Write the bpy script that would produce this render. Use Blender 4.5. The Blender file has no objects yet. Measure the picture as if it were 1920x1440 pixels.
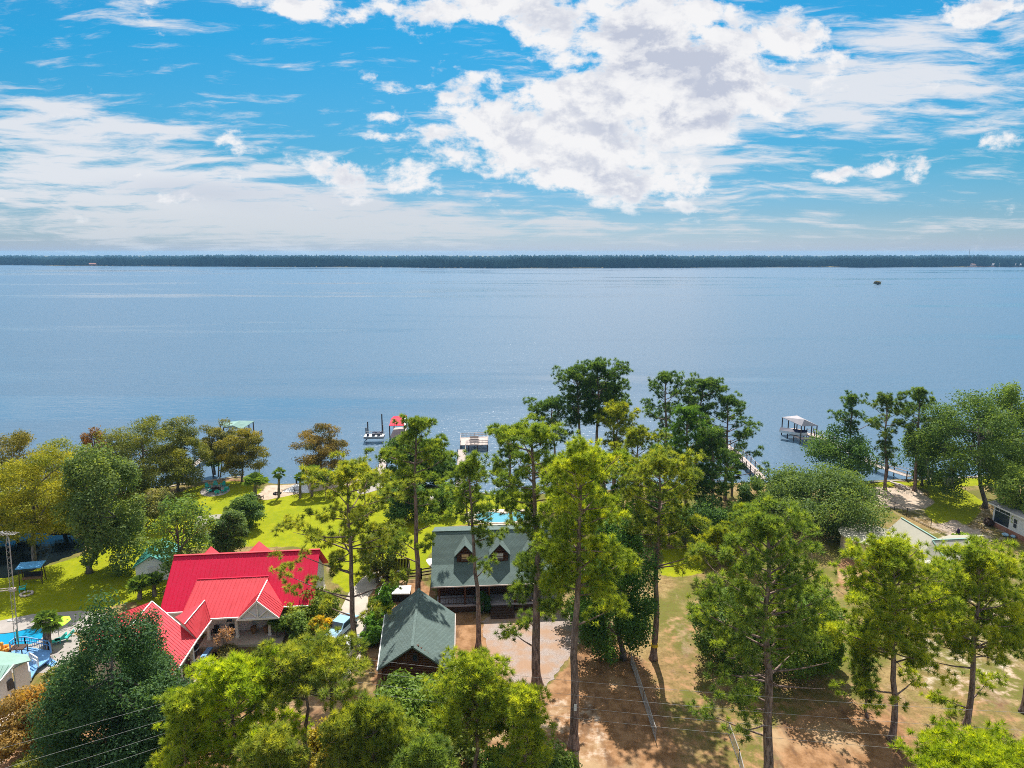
import bpy, math, random
import numpy as np
from mathutils import Vector, Matrix

R = math.radians
F = 1297.0; CAM_H = 40.0; PITCH = R(10.75)
CP, SP = math.cos(PITCH), math.sin(PITCH)
WATER_Z = -0.45
SUN_EL, SUN_AZ = R(55), R(2)

LEAF_GAIN = 2.6
scene = bpy.context.scene
COL = scene.collection

# ------------------------------------------------------------------ survey helpers
def ray(px, py):
    a = (px - 960) / F; b = (720 - py) / F
    return Vector((a, CP + b * SP, -SP + b * CP))
def gnd(px, py, z=0.0):
    """point of the place at height z seen at that spot of the photograph"""
    d = ray(px, py); t = (z - CAM_H) / d.z
    return Vector((d.x * t, d.y * t, z))
def ver(px, py, Y):
    d = ray(px, py); t = Y / d.y
    return Vector((d.x * t, Y, CAM_H + d.z * t))
def mpp(p):
    """metres per photo pixel at a point"""
    return (p[1] * CP + (CAM_H - p[2]) * SP) / F

# ------------------------------------------------------------------ node helpers
def new_mat(name):
    m = bpy.data.materials.new(name); m.use_nodes = True
    m.node_tree.nodes.clear()
    return m, m.node_tree
def nd(nt, t, **kw):
    n = nt.nodes.new(t)
    for k, v in kw.items(): setattr(n, k, v)
    return n
def setin(nt, node, idx, v):
    if v is None: return
    s = node.inputs[idx]
    if isinstance(v, bpy.types.NodeSocket): nt.links.new(v, s)
    else: s.default_value = v
def mth(nt, op, a, b=None, c=None, clamp=False):
    n = nd(nt, 'ShaderNodeMath', operation=op, use_clamp=clamp)
    setin(nt, n, 0, a); setin(nt, n, 1, b); setin(nt, n, 2, c)
    return n.outputs[0]
def mixc(nt, f, a, b, blend='MIX'):
    n = nd(nt, 'ShaderNodeMix', data_type='RGBA', blend_type=blend)
    setin(nt, n, 0, f)
    for i, v in ((6, a), (7, b)):
        if isinstance(v, tuple) and len(v) == 3: v = (*v, 1)
        setin(nt, n, i, v)
    return n.outputs[2]
def noise(nt, vec, scale, detail=3, rough=0.55, dist=0.0):
    n = nd(nt, 'ShaderNodeTexNoise'); n.inputs['Scale'].default_value = scale
    n.inputs['Detail'].default_value = detail; n.inputs['Roughness'].default_value = rough
    n.inputs['Distortion'].default_value = dist
    if vec is not None: nt.links.new(vec, n.inputs['Vector'])
    return n.outputs[0]
def smooth(nt, v, a, b, lo=0.0, hi=1.0):
    n = nd(nt, 'ShaderNodeMapRange', interpolation_type='SMOOTHSTEP')
    setin(nt, n, 0, v); n.inputs[1].default_value = a; n.inputs[2].default_value = b
    n.inputs[3].default_value = lo; n.inputs[4].default_value = hi
    return n.outputs[0]
def mapping(nt, vec, scale=(1, 1, 1), rot=(0, 0, 0), loc=(0, 0, 0), vt='POINT'):
    n = nd(nt, 'ShaderNodeMapping', vector_type=vt)
    nt.links.new(vec, n.inputs[0]); n.inputs[1].default_value = loc
    n.inputs[2].default_value = rot; n.inputs[3].default_value = scale
    return n.outputs[0]
def bump(nt, h, strength=0.3, dist=0.1):
    n = nd(nt, 'ShaderNodeBump'); n.inputs['Strength'].default_value = strength
    n.inputs['Distance'].default_value = dist; nt.links.new(h, n.inputs['Height'])
    return n.outputs[0]
def princ(nt, color, rough=0.7, normal=None, spec=0.3, metal=0.0):
    p = nd(nt, 'ShaderNodeBsdfPrincipled'); o = nd(nt, 'ShaderNodeOutputMaterial')
    if isinstance(color, tuple) and len(color) == 3: color = (*color, 1)
    setin(nt, p, 'Base Color', color); setin(nt, p, 'Roughness', rough)
    p.inputs['Specular IOR Level'].default_value = spec; p.inputs['Metallic'].default_value = metal
    if normal is not None: nt.links.new(normal, p.inputs['Normal'])
    nt.links.new(p.outputs[0], o.inputs[0])
    return p
def objc(nt): return nd(nt, 'ShaderNodeTexCoord').outputs['Object']
def posc(nt): return nd(nt, 'ShaderNodeNewGeometry').outputs['Position']

MAT = {}
def plain(name, c, rough=0.7, var=0.25, scale=1.5, spec=0.3, metal=0.0, bs=0.15):
    """a painted / weathered surface: colour with uneven wear and slight relief"""
    m, nt = new_mat(name); v = posc(nt); c = tuple(min(.8, x * 1.32) for x in c)
    n1 = noise(nt, v, scale, 5, 0.65); n2 = noise(nt, v, scale * 9, 3, 0.6)
    f = mth(nt, 'ADD', mth(nt, 'MULTIPLY', n1, 0.7), mth(nt, 'MULTIPLY', n2, 0.3))
    lo = tuple(x * (1 - var) for x in c); hi = tuple(min(1, x * (1 + var)) for x in c)
    colr = mixc(nt, smooth(nt, f, 0.3, 0.7), lo, hi)
    princ(nt, colr, rough, bump(nt, n2, bs, 0.02), spec, metal)
    MAT[name] = m; return m
plain('white_paint', (.60, .60, .63), .55, .06)
plain('grey_wall', (.50, .49, .52), .7, .08)
plain('white_trim', (.62, .60, .585), .5, .05)
plain('beige_wall', (.55, .44, .36), .75, .08)
plain('brick_red', (.28, .13, .09), .85, .35, 3)
plain('dark_glass', (.02, .03, .045), .08, .1, spec=.6)
plain('dark_wood', (.045, .026, .018), .75, .35, 3)
plain('rail_wood', (.06, .035, .028), .75, .3, 3)
plain('dock_wood', (.33, .28, .255), .8, .22, 2.5)
plain('old_post', (.07, .055, .05), .85, .3, 3)
plain('concrete', (.33, .29, .245), .85, .14, .6)
plain('pale_concrete', (.26, .235, .215), .85, .14, .6)
plain('blue_paint', (.12, .27, .50), .6, .2, 2)
plain('teal_paint', (.03, .36, .34), .5, .12)
plain('sky_blue_paint', (.10, .33, .60), .5, .15)
plain('lime_cloth', (.30, .75, .02), .7, .08)
plain('galvanised', (.30, .29, .28), .6, .15, metal=.2)
plain('dark_metal', (.03, .03, .035), .5, .2)
plain('black_stuff', (.012, .012, .016), .6, .2)
plain('navy_cover', (.015, .02, .05), .6, .3)
plain('car_blue', (.22, .36, .48), .22, .05, spec=.6)
plain('car_silver', (.50, .50, .53), .22, .05, spec=.6)
plain('rubber', (.02, .02, .02), .8, .2)
plain('stone', (.38, .33, .29), .9, .3, 2)
plain('pale_stone', (.55, .50, .46), .9, .25, 2)
plain('orange_plastic', (.65, .25, .03), .5, .1)
plain('tan_blind', (.50, .33, .16), .8, .1)
plain('pale_blind', (.42, .40, .38), .8, .1)
plain('purple_cloth', (.03, .01, .06), .8, .3)
plain('boat_white', (.62, .60, .58), .35, .1)
plain('cushion_brown', (.18, .10, .05), .8, .2)
plain('blue_plastic', (.03, .09, .42), .45, .1)
plain('bin_brown', (.07, .05, .05), .6, .2)
plain('porch_floor', (.30, .28, .31), .7, .12, 2)
plain('yellow_band', (.55, .38, .02), .7, .1)
plain('pool_tile', (.20, .42, .62), .3, .1)
plain('green_metal_pale', (.19, .30, .255), .45, .12, .7, spec=.4)
plain('beige_metal', (.28, .265, .21), .45, .08, .7, spec=.4)
plain('teal_metal', (.05, .22, .19), .45, .12, .7, spec=.4)
plain('grey_metal_roof', (.33, .305, .315), .5, .12, .7, spec=.4)
plain('far_roof', (.20, .13, .11), .8, .2)
plain('mulch', (.09, .055, .04), .95, .4, 4)

def red_metal():
    m, nt = new_mat('red_metal'); v = posc(nt)
    n1 = noise(nt, v, .5, 4, .6)
    c = mixc(nt, n1, (.54, .009, .042), (.66, .018, .068))
    c = mixc(nt, smooth(nt, noise(nt, mapping(nt, v, (2.5, .35, .35)), 1.2, 5, .7), .5, .7, 0, .4), c, (.40, .02, .035))
    princ(nt, c, .55, None, .12); MAT['red_metal'] = m
red_metal()
def salmon_metal():
    m, nt = new_mat('salmon_metal'); v = posc(nt)  # pinker copy of the red roof, sun and sky sheen put in colour
    n1 = noise(nt, v, .6, 4, .6)
    c = mixc(nt, n1, (.54, .045, .062), (.66, .078, .095))
    c = mixc(nt, smooth(nt, noise(nt, mapping(nt, v, (2, .5, .5)), 1.4, 5, .7), .5, .7, 0, .4), c, (.42, .035, .04))
    princ(nt, c, .62, None, .15); MAT['sunlit_red_metal'] = m
salmon_metal()
def shingles():
    m, nt = new_mat('green_shingle'); v = objc(nt)
    sx = nd(nt, 'ShaderNodeSeparateXYZ'); nt.links.new(v, sx.inputs[0])
    cb = nd(nt, 'ShaderNodeCombineXYZ')
    nt.links.new(mth(nt, 'ADD', sx.outputs[0], mth(nt, 'MULTIPLY', sx.outputs[1], .37)), cb.inputs[0])
    nt.links.new(mth(nt, 'ADD', mth(nt, 'MULTIPLY', sx.outputs[1], .8), mth(nt, 'MULTIPLY', sx.outputs[2], .9)), cb.inputs[1])
    bt = nd(nt, 'ShaderNodeTexBrick'); nt.links.new(cb.outputs[0], bt.inputs[0])
    bt.inputs['Scale'].default_value = 1.0; bt.inputs['Brick Width'].default_value = .32
    bt.inputs['Row Height'].default_value = .17; bt.inputs['Mortar Size'].default_value = .012
    bt.inputs['Color1'].default_value = (.085, .130, .122, 1); bt.inputs['Color2'].default_value = (.120, .172, .162, 1)
    bt.inputs['Mortar'].default_value = (.03, .05, .045, 1)
    n1 = noise(nt, v, 14, 3, .7); n2 = noise(nt, v, .5, 4, .6)
    c = mixc(nt, mth(nt, 'MULTIPLY', n1, .5), bt.outputs[0], (.19, .24, .225))
    c = mixc(nt, smooth(nt, n2, .35, .75, 0, .35), c, (.07, .085, .07))
    princ(nt, c, .9, bump(nt, bt.outputs[1], .4, .02), .2); MAT['green_shingle'] = m
shingles()
def logs():
    m, nt = new_mat('log_wood'); v = posc(nt)
    n1 = noise(nt, mapping(nt, v, (1, 1, 6)), 3, 4, .6)
    c = mixc(nt, n1, (.032, .015, .009), (.15, .058, .028))
    princ(nt, c, .6, bump(nt, n1, .3, .02), .3); MAT['log_wood'] = m
logs()
def bark(name, a, b, sc=5):
    m, nt = new_mat(name); v = objc(nt)
    n1 = noise(nt, mapping(nt, v, (1, 1, .25)), sc, 5, .7); n2 = noise(nt, v, .35, 3, .5)
    c = mixc(nt, smooth(nt, n1, .35, .68), a, b)
    c = mixc(nt, smooth(nt, n2, .4, .7, 0, .45), c, tuple(x * .55 for x in b))
    princ(nt, c, .95, bump(nt, n1, .8, .06), .1); MAT[name] = m
bark('pine_bark', (.105, .070, .060), (.40, .285, .245))
bark('grey_bark', (.08, .066, .06), (.31, .265, .24))
def foliage(name, trans=.42, gloss=.05, hi=(1.95, 1.6, .8), lo=(.42, .52, .55)):
    """leaf colour = the plant's own colour, tinted by leaf age, with highlight and shade tones put in"""
    m, nt = new_mat(name)
    at = nd(nt, 'ShaderNodeAttribute', attribute_name='tint')
    oi = nd(nt, 'ShaderNodeObjectInfo')
    rp = nd(nt, 'ShaderNodeValToRGB'); nt.links.new(at.outputs['Fac'], rp.inputs[0])
    e = rp.color_ramp.elements
    e[0].position = 0; e[0].color = (*lo, 1); e[1].position = 1; e[1].color = (*hi, 1)
    k = e.new(.5); k.color = (1, 1, 1, 1)
    c = mixc(nt, 1.0, rp.outputs[0], oi.outputs['Color'], 'MULTIPLY')
    d = nd(nt, 'ShaderNodeBsdfDiffuse'); t = nd(nt, 'ShaderNodeBsdfTranslucent'); g = nd(nt, 'ShaderNodeBsdfGlossy')
    nt.links.new(c, d.inputs[0])
    nt.links.new(mixc(nt, 1.0, c, (1.25, 1.2, .5), 'MULTIPLY'), t.inputs[0])
    g.inputs[0].default_value = (.8, .85, .8, 1); g.inputs['Roughness'].default_value = .5
    m1 = nd(nt, 'ShaderNodeMixShader'); m1.inputs[0].default_value = trans
    nt.links.new(d.outputs[0], m1.inputs[1]); nt.links.new(t.outputs[0], m1.inputs[2])
    m2 = nd(nt, 'ShaderNodeMixShader'); m2.inputs[0].default_value = gloss
    nt.links.new(m1.outputs[0], m2.inputs[1]); nt.links.new(g.outputs[0], m2.inputs[2])
    o = nd(nt, 'ShaderNodeOutputMaterial'); nt.links.new(m2.outputs[0], o.inputs[0])
    MAT[name] = m
foliage('needles', .5, .015)
foliage('leaves', .45, .010)
foliage('moss', .3, .0, hi=(1.3, 1.3, 1.2), lo=(.6, .6, .6))
foliage('far_canopy', .1, .0, hi=(1.5, 1.35, 1.0), lo=(.5, .6, .65))

def ground_mat():
    m, nt = new_mat('ground'); v = posc(nt)
    at = nd(nt, 'ShaderNodeAttribute', attribute_name='zone')
    sp = nd(nt, 'ShaderNodeSeparateColor'); nt.links.new(at.outputs['Color'], sp.inputs[0])
    n1 = noise(nt, v, .12, 5, .6); n2 = noise(nt, v, .9, 6, .65); n3 = noise(nt, v, 5, 4, .7); n4 = noise(nt, mapping(nt, v, (1, .35, 1), (0, 0, .5)), .5, 5, .65)
    dry = mixc(nt, smooth(nt, n2, .35, .65), (0.2067, 0.1395, 0.05685), (0.3411, 0.2429, 0.1085))
    dry = mixc(nt, smooth(nt, n1, .40, .56, 0, .9), dry, (0.1189, 0.1292, 0.02274))
    dry = mixc(nt, smooth(nt, n4, .55, .72, 0, .75), dry, (0.3721, 0.2584, 0.1757))
    dry = mixc(nt, smooth(nt, n3, .50, .66, 0, .65), dry, (0.102, 0.07072, 0.03101))
    dry = mixc(nt, smooth(nt, noise(nt, v, 2.2, 5, .75), .52, .64, 0, .6), dry, (0.1496, 0.102, 0.0408))
    lawn = mixc(nt, smooth(nt, n2, .3, .7), (.200, .232, .004), (.280, .300, .005))
    lawn = mixc(nt, smooth(nt, n4, .48, .72, 0, .6), lawn, (.31, .285, .014))
    lawn = mixc(nt, smooth(nt, n1, .5, .62, 0, .45), lawn, (.165, .212, .005))
    lawn = mixc(nt, smooth(nt, n3, .48, .70, 0, .55), lawn, (.105, .145, .010))
    dirt = mixc(nt, smooth(nt, n2, .35, .65), (0.2108, 0.1088, 0.04896), (0.3604, 0.204, 0.1061))
    dirt = mixc(nt, smooth(nt, n4, .50, .64, 0, .8), dirt, (0.1156, 0.06528, 0.03808))
    dirt = mixc(nt, smooth(nt, n1, .5, .62, 0, .7), dirt, (0.408, 0.2924, 0.17))
    dirt = mixc(nt, smooth(nt, n3, .55, .75, 0, .4), dirt, (0.408, 0.272, 0.1632))
    sand = mixc(nt, smooth(nt, n2, .35, .65), (0.3944, 0.306, 0.2312), (0.5168, 0.4216, 0.3332))
    sand = mixc(nt, smooth(nt, n4, .56, .7, 0, .6), sand, (0.204, 0.1496, 0.0816))
    def edge(ch): return smooth(nt, mth(nt, 'ADD', ch, mth(nt, 'MULTIPLY', mth(nt, 'SUBTRACT', n2, .5), .9)), .38, .62)
    c = mixc(nt, edge(sp.outputs[1]), dry, dirt)
    c = mixc(nt, edge(sp.outputs[2]), c, sand)
    c = mixc(nt, edge(sp.outputs[0]), c, lawn)
    princ(nt, c, .95, bump(nt, n3, .35, .08), .1); MAT['ground'] = m
ground_mat()
def gravel():
    m, nt = new_mat('gravel'); v = posc(nt)
    n1 = noise(nt, v, 9, 3, .8); n2 = noise(nt, v, .35, 5, .6)
    c = mixc(nt, smooth(nt, n1, .3, .7), (0.2377, 0.1912, 0.1705), (0.4134, 0.3463, 0.3152))
    c = mixc(nt, smooth(nt, n2, .40, .62, 0, .75), c, (0.3514, 0.2067, 0.1189))
    princ(nt, c, .95, bump(nt, n1, .5, .03), .1); MAT['gravel'] = m
gravel()
def water(name, base, rough, slicks=True, sc=1.0, st=.5):
    m, nt = new_mat(name); v = posc(nt)
    w1 = noise(nt, mapping(nt, v, (1, 1.6, 1), (0, 0, .35)), .55 * sc, 3, .6)
    w2 = noise(nt, mapping(nt, v, (1, 1.3, 1), (0, 0, -.5)), 1.9 * sc, 2, .5)
    h = mth(nt, 'ADD', mth(nt, 'ADD', w1, mth(nt, 'MULTIPLY', w2, .35)), mth(nt, 'MULTIPLY', noise(nt, mapping(nt, v, (.6, 1.6, 1), (0, 0, .12)), .16 * sc, 4, .6), 1.2))
    r = rough; s = None
    bp = nd(nt, 'ShaderNodeBump'); bp.inputs['Distance'].default_value = .45 / sc; nt.links.new(h, bp.inputs['Height'])
    bp.inputs['Strength'].default_value = st
    if slicks:
        a = noise(nt, mapping(nt, v, (.0016, .010, 1), (0, 0, -.05)), 1, 4, .55, .3)
        b = noise(nt, mapping(nt, v, (.006, .030, 1), (0, 0, .06)), 1, 4, .6, .2)
        f = smooth(nt, mth(nt, 'ADD', mth(nt, 'MULTIPLY', a, .65), mth(nt, 'MULTIPLY', b, .35)), .51, .60)
        nt.links.new(mth(nt, 'SUBTRACT', st, mth(nt, 'MULTIPLY', f, st * .72)), bp.inputs['Strength'])
        r = mth(nt, 'SUBTRACT', rough, mth(nt, 'MULTIPLY', f, rough * .72))
    p = princ(nt, base, r, bp.outputs[0], .5); p.inputs['IOR'].default_value = 1.333
    MAT[name] = m
water('lake_water', (.080, .138, .205), .30)
water('pond_water', (.006, .010, .012), .03, False, 1.5, .05)
water('pool_water', (.01, .26, .45), .06, False, 2.5, .12)
water('pale_pool_water', (.12, .36, .46), .08, False, 2.5, .12)

# ------------------------------------------------------------------ mesh helpers
def wloc(o):
    v = Vector((0, 0, 0))
    while o is not None: v = v + o.location; o = o.parent
    return v
class MB:
    def __init__(s): s.v = []; s.f = []
    def add(s, vs, fs):
        b = len(s.v); s.v += [tuple(x) for x in vs]; s.f += [tuple(b + i for i in f) for f in fs]; return s
    def hexa(s, p):  # 8 points: bottom ring then top ring
        return s.add(p, [(3, 2, 1, 0), (4, 5, 6, 7), (0, 1, 5, 4), (1, 2, 6, 5), (2, 3, 7, 6), (3, 0, 4, 7)])
    def box(s, c, d, rz=0.0):
        x, y, z = d[0] / 2, d[1] / 2, d[2] / 2; ca, sa = math.cos(rz), math.sin(rz)
        pts = [(-x, -y, -z), (x, -y, -z), (x, y, -z), (-x, y, -z), (-x, -y, z), (x, -y, z), (x, y, z), (-x, y, z)]
        return s.hexa([(c[0] + a * ca - b * sa, c[1] + a * sa + b * ca, c[2] + e) for a, b, e in pts])
    def beam(s, p, q, w, h=None):
        p, q = Vector(p), Vector(q); h = h or w; d = (q - p)
        if d.length < 1e-6: return s
        d.normalize(); up = Vector((0, 0, 1)) if abs(d.z) < .95 else Vector((0, 1, 0))
        r = d.cross(up).normalized(); u = r.cross(d)
        k = [r * (a * w / 2) + u * (b * h / 2) for a, b in ((-1, -1), (1, -1), (1, 1), (-1, 1))]
        return s.hexa([p + x for x in k] + [q + x for x in k])
    def tube(s, pts, rad, n=6, cap=True):
        pts = [Vector(p) for p in pts]; b = len(s.v)
        for i, p in enumerate(pts):
            d = (pts[min(i + 1, len(pts) - 1)] - pts[max(i - 1, 0)]).normalized()
            up = Vector((0, 0, 1)) if abs(d.z) < .9 else Vector((1, 0, 0))
            r = d.cross(up).normalized(); u = r.cross(d); q = rad[i] if hasattr(rad, '__len__') else rad
            for k in range(n):
                a = 2 * math.pi * k / n
                s.v.append(tuple(p + r * (q * math.cos(a)) + u * (q * math.sin(a))))
        for i in range(len(pts) - 1):
            for k in range(n):
                s.f.append((b + i * n + k, b + i * n + (k + 1) % n, b + (i + 1) * n + (k + 1) % n, b + (i + 1) * n + k))
        if cap:
            s.f.append(tuple(b + k for k in range(n))[::-1]); e = b + (len(pts) - 1) * n
            s.f.append(tuple(e + k for k in range(n)))
        return s
    def slab(s, poly, t):  # polygon (3-D points) thickened downwards by t
        n = len(poly); poly = [Vector(p) for p in poly]; low = [p - Vector((0, 0, t)) for p in poly]
        b = len(s.v); s.v += [tuple(p) for p in poly] + [tuple(p) for p in low]
        s.f.append(tuple(range(b, b + n))); s.f.append(tuple(range(b + 2 * n - 1, b + n - 1, -1)))
        for i in range(n):
            j = (i + 1) % n; s.f.append((b + j, b + i, b + n + i, b + n + j))
        return s
    def ribs(s, e0, e1, r1, r0, step=.45, w=.045, h=.04):
        e0, e1, r0, r1 = map(Vector, (e0, e1, r0, r1)); n = max(2, int((e1 - e0).length / step))
        for i in range(n + 1):
            t = i / n; a = e0.lerp(e1, t); b = r0.lerp(r1, t); up = Vector((0, 0, h * .5))
            s.beam(a + up, b + up, w, h)
        return s
    def ball(s, c, rad, n=8, m=5, zs=1.0, jit=0.0, rng=None):
        b = len(s.v)
        for i in range(m + 1):
            th = math.pi * i / m
            for k in range(n):
                ph = 2 * math.pi * k / n; q = rad * (1 + (rng.uniform(-jit, jit) if rng else 0))
                s.v.append((c[0] + q * math.sin(th) * math.cos(ph), c[1] + q * math.sin(th) * math.sin(ph), c[2] + q * zs * math.cos(th)))
        for i in range(m):
            for k in range(n):
                s.f.append((b + i * n + k, b + (i + 1) * n + k, b + (i + 1) * n + (k + 1) % n, b + i * n + (k + 1) % n))
        return s
    def build(s, name, mat, parent=None, smooth_=False):
        me = bpy.data.meshes.new(name); o0 = wloc(parent) if parent else Vector((0, 0, 0))
        me.from_pydata([(x - o0.x, y - o0.y, z - o0.z) for x, y, z in s.v], [], s.f); me.update()
        if smooth_: me.polygons.foreach_set('use_smooth', [True] * len(me.polygons))
        me.materials.append(MAT[mat] if isinstance(mat, str) else mat)
        o = bpy.data.objects.new(name, me); COL.objects.link(o)
        if parent: o.parent = parent
        return o
def tag(o, label=None, cat=None, group=None, kind=None):
    if label: o['label'] = label
    if cat: o['category'] = cat
    if group: o['group'] = group
    if kind: o['kind'] = kind
    return o
def thing(name, loc, label, cat, group=None):
    o = bpy.data.objects.new(name, None); COL.objects.link(o); o.location = loc
    o.empty_display_size = .5
    return tag(o, label, cat, group)
def copy_tree(o, parent=None):
    c = o.copy(); COL.objects.link(c)
    if parent: c.parent = parent
    for ch in [x for x in bpy.data.objects if x.parent == o]: copy_tree(ch, c)
    return c
class Frame:
    """local building frame: x along the facade, y into the building"""
    def __init__(s, o, ang): s.o = Vector(o); s.c = math.cos(ang); s.s = math.sin(ang); s.a = ang
    def __call__(s, x, y, z): return Vector((s.o.x + x * s.c - y * s.s, s.o.y + x * s.s + y * s.c, s.o.z + z))
    def box(s, mb, x0, x1, y0, y1, z0, z1):
        return mb.hexa([s(x0, y0, z0), s(x1, y0, z0), s(x1, y1, z0), s(x0, y1, z0), s(x0, y0, z1), s(x1, y0, z1), s(x1, y1, z1), s(x0, y1, z1)])

def tri_mesh(name, verts, nper, mat, parent, tint, color):
    """verts (N*nper,3) already local; each nper verts = one face"""
    N = len(verts) // nper
    me = bpy.data.meshes.new(name)
    me.vertices.add(N * nper); me.vertices.foreach_set('co', np.ascontiguousarray(verts, dtype=np.float32).ravel())
    me.loops.add(N * nper); me.loops.foreach_set('vertex_index', np.arange(N * nper, dtype=np.int32))
    me.polygons.add(N); me.polygons.foreach_set('loop_start', np.arange(0, N * nper, nper, dtype=np.int32))
    me.polygons.foreach_set('loop_total', np.full(N, nper, dtype=np.int32))
    me.update(calc_edges=True)
    a = me.attributes.new('tint', 'FLOAT', 'POINT'); a.data.foreach_set('value', np.ascontiguousarray(tint, dtype=np.float32))
    me.materials.append(MAT[mat])
    o = bpy.data.objects.new(name, me); COL.objects.link(o); o.color = (*[c * LEAF_GAIN for c in color], 1)
    if parent: o.parent = parent
    return o
def nrm(a): return a / (np.linalg.norm(a, axis=-1, keepdims=True) + 1e-9)

# ------------------------------------------------------------------ plants
def tufts(rng, cent, axis, tint, n, L, w, spread=.85):
    T = len(cent)
    d = nrm(axis[:, None, :] + spread * rng.normal(size=(T, n, 3)))
    ln = L * rng.uniform(.7, 1.2, (T, n, 1))
    p = nrm(np.cross(d, rng.normal(size=(T, n, 3)))) * (w / 2)
    c = cent[:, None, :] + d * .05
    v = np.stack([c - p, c + p, c + d * ln], axis=2).reshape(-1, 3)
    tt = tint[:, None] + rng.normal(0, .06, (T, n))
    tt = np.stack([tt - .22, tt - .22, tt + .16], axis=2)     # old bases darker, fresh tips lighter; also paints dark gaps inside tufts
    return v, np.clip(tt.reshape(-1), 0, 1)
def leaves(rng, cent, nor, tint, a, b):
    T = len(cent)
    t = nrm(np.cross(nor, rng.normal(size=(T, 3)))); s = nrm(np.cross(nor, t))
    a = a * rng.uniform(.7, 1.3, (T, 1)); b = b * rng.uniform(.7, 1.3, (T, 1))
    v = np.stack([cent - t * a, cent - s * b + t * a * .1, cent + t * a, cent + s * b + t * a * .1], axis=1).reshape(-1, 3)
    return v, np.repeat(np.clip(tint, 0, 1), 4)

def place(base, top, cb, w, z0=0.0, puff=.35):
    """height, crown base and radius of a tree from where its outline stands in the photograph, seen from above"""
    B = gnd(*base, z0); sc = mpp(B)
    T = ver(top[0], top[1], B.y)
    h = T.z - z0; c = ver(top[0], cb, B.y).z - z0; Rw = max(.15, w * sc / 2)
    dl = math.atan2(CAM_H - (h + c) / 2 - z0, B.y); cd, sd_ = math.cos(dl), math.sin(dl)
    A = (h - c) / 2 * cd                       # half the visible outline, across the line of sight
    a = math.sqrt(max(A * A - (Rw * sd_) ** 2, (A * .45) ** 2)) / cd
    m_ = (h + c) / 2; h2, c2 = m_ + a, max(.05 * h, m_ - a)
    pf = min(puff, .12 * (h2 - c2))
    return B, h2 - pf, c2, Rw * 1.06, T.x - B.x, B.y

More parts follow.
